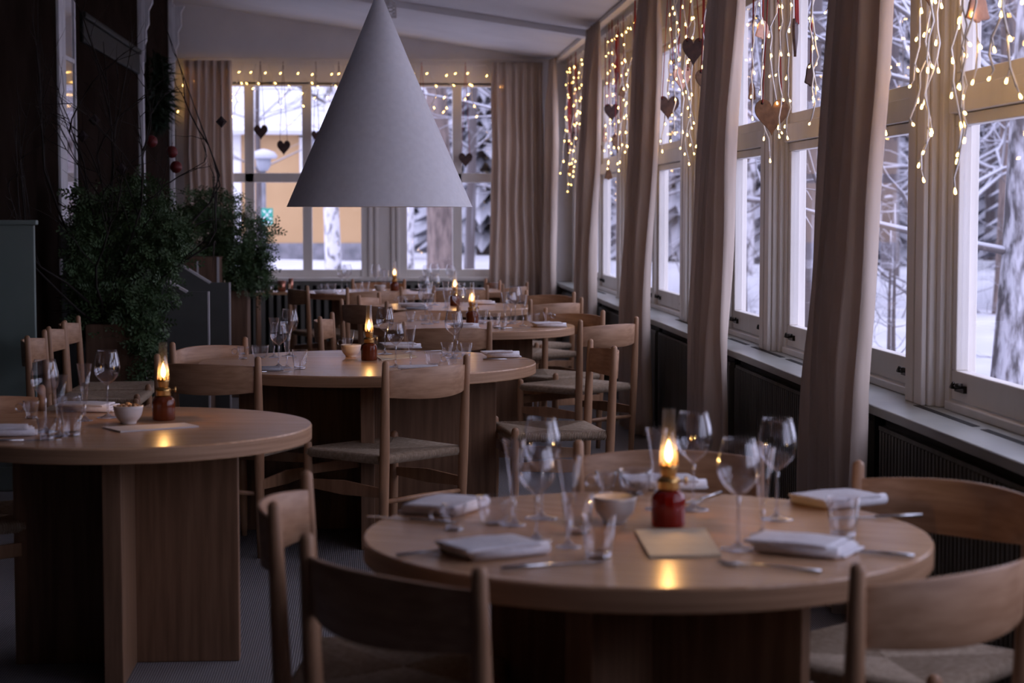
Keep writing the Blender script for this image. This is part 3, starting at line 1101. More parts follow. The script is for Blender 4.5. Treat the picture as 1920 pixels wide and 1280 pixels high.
def wine(hs, rmax, rrim, hb, kf):
    def f():
        o = empty('wine_glass')
        o['category'] = 'wine glass'
        stem_parts(o, kf, hs)
        b = arc([(0.0, hs - 0.003), (rmax * 0.45, hs + 0.010), (rmax * 0.86, hs + hb * 0.26), (rmax, hs + hb * 0.45), (rmax * 0.95, hs + hb * 0.68), (rrim, hs + hb)])
        inn = [(max(r - 0.0012, 0), z + (0.002 if r < 0.02 else 0)) for r, z in reversed(b)]
        obj('bowl', MB().lathe(b + inn, 36), 'glass', o)
        return o
    return f


def cone_glass():
    o = empty('flute_glass')
    o['category'] = 'flute glass'
    stem_parts(o, 0.026, 0.055)
    b = [(0.0, 0.052), (0.006, 0.056), (0.0245, 0.18)]
    inn = [(0.0233, 0.18), (0.0045, 0.062), (0, 0.060)]
    obj('bowl', MB().lathe(b + inn, 32), 'glass', o)
    return o


def tumbler(h, r0, r1, nm='tumbler'):
    def f():
        o = empty(nm)
        o['category'] = nm.replace('_', ' ')
        obj('wall', MB().lathe([(r0, 0.001), (r1, h), (r1 - 0.0018, h), (r0 - 0.0015, 0.012)], 32), 'glass', o)
        obj('base', MB().lathe([(0, 0), (r0 - 0.001, 0), (r0, 0.003), (r0 - 0.0016, 0.012), (0, 0.010)], 32), 'thick', o)
        return o
    return f


def glass_cup():
    o = empty('glass_cup')
    o['category'] = 'cup'
    h = 0.056
    obj('wall', MB().lathe(arc([(0.017, 0.006), (0.019, 0.02), (0.026, h)]) + [(0.0245, h), (0.0175, 0.022), (0.0, 0.016)], 32), 'glass', o)
    obj('base', MB().lathe([(0, 0), (0.019, 0), (0.02, 0.003), (0.015, 0.008), (0, 0.008)], 28), 'thick', o)
    pts = [(-0.022 - 0.013 * (1 - math.cos(a)) * 0.5 - 0.008 * math.sin(a / 2), 0, 0.036 + 0.0125 * math.cos(a)) for a in [q * 2 * PI / 14 for q in range(15)]]
    ring = [(-0.036 + 0.0125 * math.cos(q * 2 * PI / 16), 0, 0.034 + 0.0125 * math.sin(q * 2 * PI / 16)) for q in range(17)]
    obj('handle', MB().tube(ring, 0.003, 7), 'thick', o)
    return o


def glass_bowl():
    o = empty('glass_bowl')
    o['category'] = 'glass bowl'
    pr = arc([(0.0, 0.003), (0.022, 0.002), (0.034, 0.016), (0.040, 0.058)])
    obj('wall', MB().lathe(pr + [(0.0385, 0.058), (0.033, 0.02), (0.02, 0.006), (0, 0.006)], 36), 'glass', o)
    obj('base', MB().lathe([(0, 0), (0.02, 0), (0.022, 0.002), (0, 0.003)], 24), 'thick', o)
    return o


def bowl(fill):
    def f():
        o = empty('ceramic_bowl')
        o['category'] = 'bowl'
        pr = arc([(0.0, 0.0), (0.022, 0.0), (0.026, 0.008), (0.040, 0.026), (0.0465, 0.056)])
        obj('body', MB().lathe(pr + [(0.044, 0.057), (0.036, 0.028), (0.022, 0.012), (0, 0.010)], 36), 'ceramic', o)
        if fill:
            b = MB()
            q2 = random.Random(3)
            for _ in range(26):
                a, rr2 = q2.uniform(0, 6.28), q2.uniform(0, 0.034)
                b.lathe([(0, -0.006), (0.006, -0.003), (0.0075, 0.001), (0.004, 0.006), (0, 0.007)], 7, TR(rr2 * math.cos(a), rr2 * math.sin(a), 0.050 + q2.uniform(0, 0.009)) @ R('X', q2.uniform(0, 3)))
            f2 = obj('nuts', b, 'nuts', o)
            f2['kind'] = 'stuff'
            f2['label'] = 'roasted nuts filling the bowl'
        return o
    return f


def oil_lamp(glass):
    def f():
        o = empty('oil_lamp')
        o['category'] = 'oil lamp'
        pr = [(0, 0), (0.033, 0.0), (0.0355, 0.004), (0.0355, 0.056), (0.033, 0.066), (0.025, 0.074), (0.021, 0.076), (0, 0.076)]
        m = MB()
        vs, fs = [], []
        seg, n = 48, len(pr)
        for k in range(seg):
            a = 2 * PI * k / seg
            for r, z in pr:
                rr2 = r * (1 + (0.025 * math.cos(12 * a) if 0.004 < z < 0.07 else 0))
                vs.append((rr2 * math.cos(a), rr2 * math.sin(a), z))
        for k in range(seg):
            for i in range(n - 1):
                k2 = (k + 1) % seg
                fs.append((k * n + i, k2 * n + i, k2 * n + i + 1, k * n + i + 1))
        obj('fuel_base', m.add(vs, fs, True), glass, o)
        obj('collar', MB().lathe([(0, 0.076), (0.022, 0.076), (0.024, 0.080), (0.022, 0.088), (0.0245, 0.092), (0.023, 0.098), (0.017, 0.103), (0, 0.104)], 28), 'brass', o)
        bu = MB().lathe([(0.015, 0.103), (0.017, 0.108), (0.0185, 0.122), (0.020, 0.128), (0.0185, 0.128), (0.0165, 0.112), (0.0, 0.108)], 28)
        for k in range(10):
            a = 2 * PI * k / 10
            bu.prism([(-0.004, 0.126), (0.004, 0.126), (0.0, 0.140)], -0.0006, 0.0006, R('Z', a) @ TR(0, 0.0192, 0))
        bu.lathe([(0, 0.108), (0.006, 0.108), (0.005, 0.134), (0, 0.134)], 12)
        obj('burner', bu, 'brass', o)
        k2 = MB().tube([(0.02, 0, 0.096), (0.036, 0, 0.096)], 0.002, 6)
        k2.lathe([(0, -0.003), (0.009, -0.002), (0.009, 0.002), (0, 0.003)], 14, TR(0.037, 0, 0.096) @ R('Y', PI / 2))
        obj('wick_knob', k2, 'brass', o)
        cp = arc([(0.0165, 0.128), (0.0185, 0.140), (0.0175, 0.160), (0.0135, 0.185), (0.0125, 0.245)])
        obj('chimney', MB().lathe(cp, 28), 'chimney', o)
        obj('flame', MB().lathe(arc([(0.0, 0.133), (0.0052, 0.139), (0.0076, 0.148), (0.0055, 0.163), (0.0020, 0.174), (0, 0.180)]), 14), 'flame', o)
        l = bpy.data.lights.new('flame_light', 'POINT')
        l.energy = 0.6
        l.color = (1.0, 0.50, 0.16)
        l.shadow_soft_size = 0.004
        lo = bpy.data.objects.new('flame_light', l)
        COL.objects.link(lo)
        lo.parent = o
        lo.location = (0, 0, 0.152)
        return o
    return f


def napkin(w, dp, layers, m):
    def f():
        o = empty('napkin')
        o['category'] = 'napkin'
        b = MB()
        q2 = random.Random(int(w * 1000) + layers)
        for k in range(layers):
            z = k * 0.0062
            n = 14
            dx, dy = q2.uniform(-.004, .004) + 0.010 * (1 - k), q2.uniform(-.003, .003) + 0.007 * (1 - k)
            vs, fs = [], []
            for i in range(n + 1):
                for j in range(9):
                    u, v = i / n - 0.5, j / 8 - 0.5
                    zz = z + 0.0062 + 0.002 * noise.noise((u * 3, v * 3, k)) + 0.002 * math.cos(PI * v) + (0.0015 if k == layers - 1 else 0) * math.cos(PI * u)
                    vs.append((u * w * (1 - 0.01 * k) + dx, v * dp + dy + 0.006 * noise.noise((u * 4, k, 2)), zz))
            for i in range(n + 1):
                for j in range(9):
                    u, v = i / n - 0.5, j / 8 - 0.5
                    vs.append((u * w * (1 - 0.01 * k) + dx, v * dp + dy + 0.006 * noise.noise((u * 4, k, 2)), z + 0.0008))
            A = (n + 1) * 9
            for i in range(n):
                for j in range(8):
                    p = i * 9 + j
                    fs.append((p, p + 9, p + 10, p + 1))
                    fs.append((A + p, A + p + 1, A + p + 10, A + p + 9))
            for i in range(n):
                for j in (0, 8):
                    p = i * 9 + j
                    fs.append((p, p + 9, A + p + 9, A + p))
            for j in range(8):
                for i in (0, n):
                    p = i * 9 + j
                    fs.append((p, p + 1, A + p + 1, A + p))
            b.add(vs, fs, True)
        x = obj('folded_cloth', b, m, o, 0.0022, 2)
        # the rounded fold along one edge
        obj('fold', MB().tube([(-w / 2 + 0.003, -dp / 2, layers * 0.0031 + 0.001), (0, -dp / 2 - 0.003, layers * 0.0031 + 0.001), (w / 2 - 0.003, -dp / 2, layers * 0.0031 + 0.001)], layers * 0.0031, 10), m, o)
        return o
    return f


def knife():
    o = empty('knife')
    o['category'] = 'cutlery'
    obj('handle', MB().tube([(-0.105, 0, 0.005), (-0.06, 0, 0.0055), (0.0, 0, 0.005)], [0.005, 0.0055, 0.004], 8, True, None, 0.7), 'steel', o)
    obj('blade', MB().prism([(0.0, -0.005), (0.09, -0.008), (0.105, 0.002), (0.10, 0.006), (0.0, 0.005)], 0.0, 0.0015, TR(0, 0, 0.0045) @ R('X', -PI / 2)), 'steel', o)
    return o


def fork():
    o = empty('fork')
    o['category'] = 'cutlery'
    obj('handle', MB().tube([(-0.10, 0, 0.004), (-0.05, 0, 0.005), (0.03, 0, 0.006)], [0.0055, 0.0045, 0.003], 8, True, None, 0.6), 'steel', o)
    h = MB().prism([(0.03, -0.003), (0.045, -0.011), (0.06, -0.012), (0.06, 0.012), (0.045, 0.011), (0.03, 0.003)], 0, 0.0018, TR(0, 0, 0.006) @ R('X', -PI / 2))
    for q in range(4):
        y = -0.0105 + q * 0.007
        h.tube([(0.06, y, 0.0055), (0.08, y, 0.003), (0.098, y, 0.007)], [0.0017, 0.0015, 0.0008], 6)
    obj('tines', h, 'steel', o)
    return o


K = dict(
    W=Kind(wine(0.105, 0.041, 0.030, 0.112, 0.036)), V=Kind(wine(0.092, 0.036, 0.027, 0.098, 0.033)), F=Kind(cone_glass),
    T=Kind(tumbler(0.082, 0.025, 0.033)), t=Kind(tumbler(0.062, 0.020, 0.029)), C=Kind(glass_cup), G=Kind(glass_bowl),
    B=Kind(bowl(False)), U=Kind(bowl(True)), L=Kind(oil_lamp('redglass')), A=Kind(oil_lamp('amberglass')),
    N=Kind(napkin(0.172, 0.125, 4, 'linen')), D=Kind(napkin(0.14, 0.10, 2, 'linen_dark')), O=Kind(napkin(0.15, 0.055, 5, 'linen')), K=Kind(knife), R=Kind(fork))
GR = dict(W='large wine glasses', V='small wine glasses', F='narrow cone glasses', T='tall tumblers', t='small tumblers', C='glass cups with ring handles', G='wide glass bowls', N='folded pale napkins', D='folded grey napkins', O='rolled napkins', K='table knives', R='table forks', L='red oil lamps', A='amber oil lamps')


def lay(items):
    for k, p, deg, label in items:
        K[k].put((p[0], p[1], TZ), math.radians(deg), label, GR.get(k))


# nearest table
lay([
    ('L', (0.599, 3.879), -20, 'lit oil lamp with a red glass base on the nearest table'),
    ('W', (0.685, 4.080), 10, 'large wine glass just right of the oil lamp on the nearest table'),
    ('W', (0.691, 3.590), 50, 'large wine glass at the front right of the nearest table, by the menu card'),
    ('W', (0.840, 3.938), 80, 'rightmost large wine glass on the nearest table'),
    ('W', (0.343, 3.987), 20, 'large wine glass at the back left of the nearest table'),
    ('V', (0.310, 3.713), 0, 'smaller wine glass before the large one at left on the nearest table'),
    ('F', (0.605, 4.093), 0, 'narrow cone glass just left of the oil lamp on the nearest table'),
    ('F', (0.279, 3.902), 0, 'leftmost narrow cone glass on the nearest table'),
    ('F', (0.366, 3.636), 0, 'narrow cone glass in the centre left of the nearest table'),
    ('F', (0.770, 3.743), 0, 'narrow cone glass between the two right-hand wine glasses of the nearest table'),
    ('C', (0.151, 3.851), 0, 'glass cup with a ring handle at the left of the nearest table'),
    ('C', (0.521, 4.312), 0, 'glass cup behind the ceramic bowl on the nearest table'),
    ('G', (0.242, 3.925), 0, 'wide glass bowl beside the left cup on the nearest table'),
    ('G', (0.589, 4.324), 0, 'wide glass bowl at the back of the nearest table, before the far chair'),
    ('T', (0.411, 3.519), 0, 'tumbler left of the cream menu card on the nearest table'),
    ('T', (0.400, 3.794), 0, 'tumbler behind the front tumbler on the nearest table'),
    ('T', (0.926, 3.707), 0, 'tumbler between the two right-hand napkins on the nearest table'),
    ('B', (0.492, 3.921), 0, 'empty white ceramic bowl left of the oil lamp on the nearest table'),
    ('N', (0.216, 3.589), 28, 'folded pale napkin at the front left of the nearest table'),
    ('N', (0.139, 4.118), 62, 'folded pale napkin at the back left of the nearest table'),
    ('N', (0.822, 3.569), -32, 'folded pale napkin at the front right of the nearest table'),
    ('N', (1.022, 4.148), 28, 'folded pale napkin at the back right of the nearest table'),
    ('N', (0.677, 4.438), 5, 'folded pale napkin at the far edge of the nearest table'),
    ('K', (0.320, 3.438), 18, 'knife before the front left napkin on the nearest table'),
    ('R', (0.124, 3.595), 22, 'fork left of the front left napkin on the nearest table'),
    ('R', (0.708, 3.390), 150, 'fork before the front right napkin on the nearest table'),
    ('K', (0.914, 3.528), 150, 'knife right of the front right napkin on the nearest table'),
    ('K', (1.052, 3.937), 185, 'knife before the back right napkin on the nearest table'),
    ('R', (0.738, 4.231), 240, 'fork at the back of the nearest table, right of the oil lamp'),
    ('K', (0.064, 3.972), 150, 'knife at the far left edge of the nearest table'),
])
# left table
lay([
    ('A', (-0.678, 5.993), 0, 'lit oil lamp on the left table'),
    ('W', (-0.990, 5.679), 0, 'large wine glass at the left of the left table'),
    ('W', (-0.863, 6.068), 40, 'large wine glass behind the bowl of nuts on the left table'),
    ('F', (-0.921, 5.979), 0, 'narrow cone glass between the two wine glasses on the left table'),
    ('F', (-0.931, 5.567), 0, 'narrow cone glass right of the left wine glass on the left table'),
    ('C', (-1.102, 6.069), 0, 'glass cup with handle at the left of the left table'),
    ('t', (-0.954, 5.491), 0, 'left one of the two front tumblers on the left table'),
    ('T', (-0.897, 5.578), 0, 'right one of the two front tumblers on the left table'),
    ('G', (-1.012, 6.257), 0, 'wide glass bowl before the striped napkin on the left table'),
    ('U', (-0.775, 5.893), 0, 'white bowl full of nuts on the left table'),
    ('N', (-1.099, 5.633), 10, 'folded pale napkin at the front of the left table, cut by the photo edge'),
    ('N', (-0.948, 6.303), -12, 'folded pale napkin at the back of the left table'),
    ('K', (-1.011, 5.444), 8, 'knife before the front napkin on the left table'),
])
# middle table
lay([
    ('A', (-0.045, 8.379), -20, 'lit oil lamp on the middle table'),
    ('W', (0.026, 8.723), 0, 'large wine glass right behind the lamp of the middle table'),
    ('V', (0.069, 7.992), 0, 'smaller wine glass just right of the lamp of the middle table'),
    ('F', (0.131, 7.932), 0, 'narrow cone glass right of the lamp of the middle table'),
    ('W', (0.333, 8.445), 0, 'large wine glass at the right of the middle table'),
    ('F', (0.363, 8.834), 0, 'narrow cone glass behind the right wine glass of the middle table'),
    ('t', (0.307, 8.605), 0, 'small tumbler left of the right wine glass on the middle table'),
    ('t', (0.393, 8.567), 0, 'small tumbler right of the right wine glass on the middle table'),
    ('G', (0.232, 8.093), 0, 'wide glass bowl behind the near chair on the middle table'),
    ('C', (0.307, 7.975), 0, 'glass cup beside the wide bowl on the middle table'),
    ('O', (0.553, 8.492), 4, 'rolled pale napkin at the right edge of the middle table'),
    ('K', (0.562, 8.336), 2, 'knife by the rolled napkin on the middle table'),
    ('N', (0.105, 9.134), 10, 'folded pale napkin behind the lamp of the middle table'),
    ('N', (0.176, 7.742), 0, 'folded pale napkin behind the near chair of the middle table'),
    ('R', (0.196, 8.846), 200, 'fork by the back napkin of the middle table'),
    ('W', (-0.407, 8.623), 0, 'large wine glass at the back of the left glass cluster on the middle table'),
    ('V', (-0.424, 8.027), 0, 'smaller wine glass in the left glass cluster on the middle table'),
    ('F', (-0.387, 7.969), 0, 'front narrow cone glass in the left cluster on the middle table'),
    ('F', (-0.473, 8.564), 0, 'back narrow cone glass in the left cluster on the middle table'),
    ('T', (-0.331, 7.910), 0, 'tumbler right of the left glass cluster on the middle table'),
    ('G', (-0.534, 8.537), 0, 'wide glass bowl at the left of the middle table'),
    ('C', (-0.606, 8.480), 0, 'glass cup with handle at the far left of the middle table'),
    ('B', (-0.128, 8.572), 0, 'white bowl left of the lamp on the middle table'),
    ('C', (-0.150, 9.044), 0, 'glass cup behind the white bowl on the middle table'),
    ('D', (-0.690, 8.773), 8, 'folded grey napkin at the left end of the middle table'),
    ('D', (-0.477, 7.867), 4, 'folded grey napkin behind the near left chair of the middle table'),
    ('K', (-0.458, 7.734), 6, 'knife behind the near left chair on the middle table'),
])
# table behind
lay([
    ('A', (0.544, 11.090), 0, 'oil lamp on the table behind the middle one'),
    ('W', (0.471, 11.149), 0, 'large wine glass left of the lamp on the table behind the middle one'),
    ('F', (0.544, 10.777), 0, 'narrow cone glass before the lamp on the table behind the middle one'),
    ('F', (0.407, 11.375), 0, 'narrow cone glass left of the large glass on the table behind the middle one'),
    ('W', (0.278, 11.498), 0, 'large wine glass at the left of the table behind the middle one'),
    ('F', (0.295, 11.054), 0, 'narrow cone glass at the left of the table behind the middle one'),
    ('W', (0.808, 11.235), 0, 'large wine glass at the right of the table behind the middle one'),
    ('V', (0.772, 11.074), 0, 'smaller wine glass at the right of the table behind the middle one'),
    ('F', (0.748, 11.239), 0, 'narrow cone glass left in the right cluster, table behind the middle one'),
    ('F', (0.828, 10.859), 0, 'rightmost narrow cone glass on the table behind the middle one'),
    ('T', (0.659, 10.769), 0, 'tumbler left of the right cluster, table behind the middle one'),
    ('t', (0.689, 10.567), 0, 'front small tumbler on the table behind the middle one'),
    ('T', (0.609, 11.139), 0, 'tumbler just right of the lamp on the table behind the middle one'),
    ('t', (0.188, 11.334), 0, 'leftmost small tumbler on the table behind the middle one'),
    ('C', (0.261, 11.056), 0, 'glass cup at the left of the table behind the middle one'),
    ('t', (0.333, 11.159), 0, 'small tumbler right of the left cluster, table behind the middle one'),
    ('G', (0.912, 11.173), 0, 'wide glass bowl at the right of the table behind the middle one'),
    ('C', (1.004, 11.277), 180, 'glass cup with handle at the right end of the table behind the middle one'),
    ('N', (0.973, 10.797), 8, 'folded pale napkin at the right end of the table behind the middle one'),
    ('O', (0.482, 10.631), 6, 'rolled napkin behind the near chair of the table behind the middle one'),
    ('K', (0.746, 10.612), 4, 'knife before the right napkin, table behind the middle one'),
])
# fourth table
lay([
    ('A', (0.531, 13.274), 0, 'lit oil lamp on the fourth table back'),
    ('W', (0.391, 13.361), 0, 'large wine glass at the left of the fourth table back'),
    ('W', (0.309, 13.063), 0, 'large wine glass at the far left of the fourth table back'),
    ('F', (0.347, 12.987), 0, 'narrow cone glass among the wine glasses on the fourth table back'),
    ('F', (0.457, 12.979), 0, 'narrow cone glass left of the lamp on the fourth table back'),
    ('C', (0.157, 13.614), 0, 'glass cup on the left of the fourth table back'),
    ('G', (0.219, 13.610), 0, 'wide glass bowl on the left of the fourth table back'),
    ('N', (0.237, 13.143), 0, 'folded napkin at the front left of the fourth table back'),
    ('D', (0.248, 12.777), 4, 'folded grey napkin at the near edge of the fourth table back'),
    ('N', (0.738, 13.494), 0, 'folded napkin at the right of the fourth table back'),
])
# farthest tables
lay([
    ('A', (0.130, 15.863), 0, 'lit oil lamp on the farthest left table'),
    ('W', (-0.308, 15.786), 0, 'left one of two wine glasses at the left of the farthest left table'),
    ('W', (-0.268, 16.001), 0, 'right one of two wine glasses at the left of the farthest left table'),
    ('W', (-0.026, 15.984), 0, 'large wine glass left of the lamp on the farthest left table'),
    ('F', (0.058, 15.548), 0, 'narrow cone glass left of the lamp on the farthest left table'),
    ('F', (0.033, 15.980), 0, 'narrow cone glass behind the others on the farthest left table'),
    ('B', (0.006, 15.657), 0, 'ceramic bowl by the lamp on the farthest left table'),
    ('C', (-0.462, 15.905), 0, 'glass cup at the left of the farthest left table'),
    ('G', (-0.398, 16.010), 0, 'wide glass bowl at the left of the farthest left table'),
    ('t', (-0.171, 15.776), 0, 'small tumbler in the middle of the farthest left table'),
    ('T', (-0.109, 15.772), 0, 'tall tumbler in the middle of the farthest left table'),
    ('N', (-0.425, 15.375), 0, 'folded napkin at the near left of the farthest left table'),
    ('W', (0.399, 15.736), 0, 'left large wine glass on the farthest right table'),
    ('W', (0.477, 16.287), 0, 'second large wine glass on the farthest right table'),
    ('W', (0.602, 15.940), 0, 'right large wine glass on the farthest right table'),
    ('N', (0.536, 15.727), 0, 'folded napkin at the left of the farthest right table'),
    ('D', (0.809, 16.037), 0, 'folded grey napkin at the right of the farthest right table'),
    ('t', (0.696, 15.933), 0, 'small tumbler on the farthest right table'),
])
cupm = MB().lathe([(0, 0), (0.032, 0), (0.035, 0.09), (0.033, 0.09), (0.03, 0.005), (0, 0.004)], 24)
st2 = empty('side_stool', (-0.86, 15.95, 0))
obj('top', MB().box(-0.18, 0.18, -0.15, 0.15, 0.70, 0.725), 'oak', st2, 0.004)
for sx, sy in ((-1, -1), (-1, 1), (1, -1), (1, 1)):
    obj('leg', MB().tube([(sx * 0.15, sy * 0.12, 0), (sx * 0.15, sy * 0.12, 0.70)], 0.014, 8), 'oak_c', st2)
tag(st2, 'small side table behind the dark chair near the far radiator', 'side table')
tag(obj('copper_cup', cupm, 'copper', loc=(-0.81, 15.9, 0.725)), 'small copper cup on the side table near the far radiator', 'cup')
tag(obj('copper_cup', MB().lathe([(0, 0), (0.018, 0), (0.02, 0.11), (0.018, 0.11), (0.015, 0.005), (0, 0.004)], 18), 'copper', loc=(-0.735, 15.9, 0.725)), 'slim copper holder beside the copper cup near the far radiator', 'holder')
pm = obj('metal_pot', MB().lathe([(0, 0), (0.04, 0), (0.042, 0.05), (0.04, 0.05), (0.038, 0.004), (0, 0.004)], 24), 'steel', loc=(-0.92, 15.9, 0.725))
tag(pm, 'shiny little metal pot left of the copper cup', 'pot')

# spoon in the bowl of the middle table, menu cards
sp = empty('spoon', ((-0.131, 8.604)[0], (-0.131, 8.604)[1], TZ + 0.02))
obj('handle', MB().tube([(0, 0, 0.0), (0.010, 0, 0.05), (0.016, 0, 0.10)], [0.002, 0.002, 0.0028], 6), 'steel', sp)
obj('spoon_head', MB().lathe([(0, -0.004), (0.007, -0.002), (0.009, 0.001), (0.008, 0.001), (0, -0.002)], 12, TR(-0.004, 0, -0.001)), 'steel', sp)
tag(sp, 'teaspoon standing in the white bowl on the middle table', 'spoon')


def card(corners, m, label, th=0.003):
    b = MB()
    vs = [(x, y, TZ + 0.0005) for x, y in corners] + [(x, y, TZ + th) for x, y in corners]
    b.add(vs, [(0, 1, 2, 3), (7, 6, 5, 4), (0, 4, 5, 1), (1, 5, 6, 2), (2, 6, 7, 3), (3, 7, 4, 0)])
    tag(obj('menu_card', b, m), label, 'menu card', 'menu cards')


card([(0.518, 3.799), (0.664, 3.808), (0.644, 3.513), (0.506, 3.506)], 'cream', 'cream menu card lying before the red oil lamp on the nearest table', 0.006)
card([(-0.836, 5.767), (-0.602, 5.866), (-0.548, 5.775), (-0.767, 5.650)], 'whitecard', 'pale menu card lying before the nut bowl on the left table', 0.005)
card([(-0.013, 8.564), (0.144, 8.715), (0.170, 8.519), (0.009, 8.345)], 'cream', 'cream card right of the lamp on the middle table', 0.004)


# ------------------------------------------------------------------ hanging hearts and biscuits
def heart_outline(n=34):
    pts = []
    for q in range(n):
        t = 2 * PI * q / n
        x = 16 * math.sin(t) ** 3
        z = 13 * math.cos(t) - 5 * math.cos(2 * t) - 2 * math.cos(3 * t) - math.cos(4 * t)
        pts.append((x / 34.0, z / 30.0 + 0.07))
    return pts


BELL = [(-0.5, -0.36), (-0.45, -0.24), (-0.38, -0.02), (-0.35, 0.18), (-0.27, 0.34), (-0.14, 0.45), (0, 0.48), (0.14, 0.45), (0.27, 0.34), (0.35, 0.18), (0.38, -0.02), (0.45, -0.24), (0.5, -0.36), (0.3, -0.42), (0.14, -0.44), (0.09, -0.52), (-0.09, -0.52), (-0.14, -0.44), (-0.3, -0.42)]


def ornament(shape, p, w, h, yaw, m, rib, label, ztop, thick=0.012):
    nm = {'heart': 'heart_ornament', 'bell': 'bell_ornament'}[shape]
    o = empty(nm, p, yaw)
    out = heart_outline() if shape == 'heart' else BELL
    b = MB().prism([(x * w, z * h) for x, z in out], -thick / 2, thick / 2)
    obj('biscuit', b, m, o, 0.004, 2)
    L = ztop - p[2]
    rb = MB()
    if shape == 'heart':
        e = [(-0.27 * w, 0.36 * h), (0.27 * w, 0.36 * h)]
        for x, z in e:
            rb.tube([(x, -thick / 2 - 0.002, z), (x * 0.45, 0, z + (L - z) * 0.55), (0, 0, L)], 0.006, 5, True, None, 0.4)
            b2 = None
        holes = MB()
        for x, z in e:
            holes.lathe([(0, -0.001), (0.006, -0.001), (0.006, 0.001), (0, 0.001)], 10, TR(x, -thick / 2 - 0.001, z) @ R('X', PI / 2))
        obj('hole', holes, 'slot', o)
    else:
        rb.tube([(0, 0, 0.46 * h), (0.004, 0, L * 0.5), (0, 0, L)], 0.006, 5, True, None, 0.4)
    obj('ribbon', rb, rib, o)
    tag(o, label, 'ornament', 'hanging biscuit ornaments')


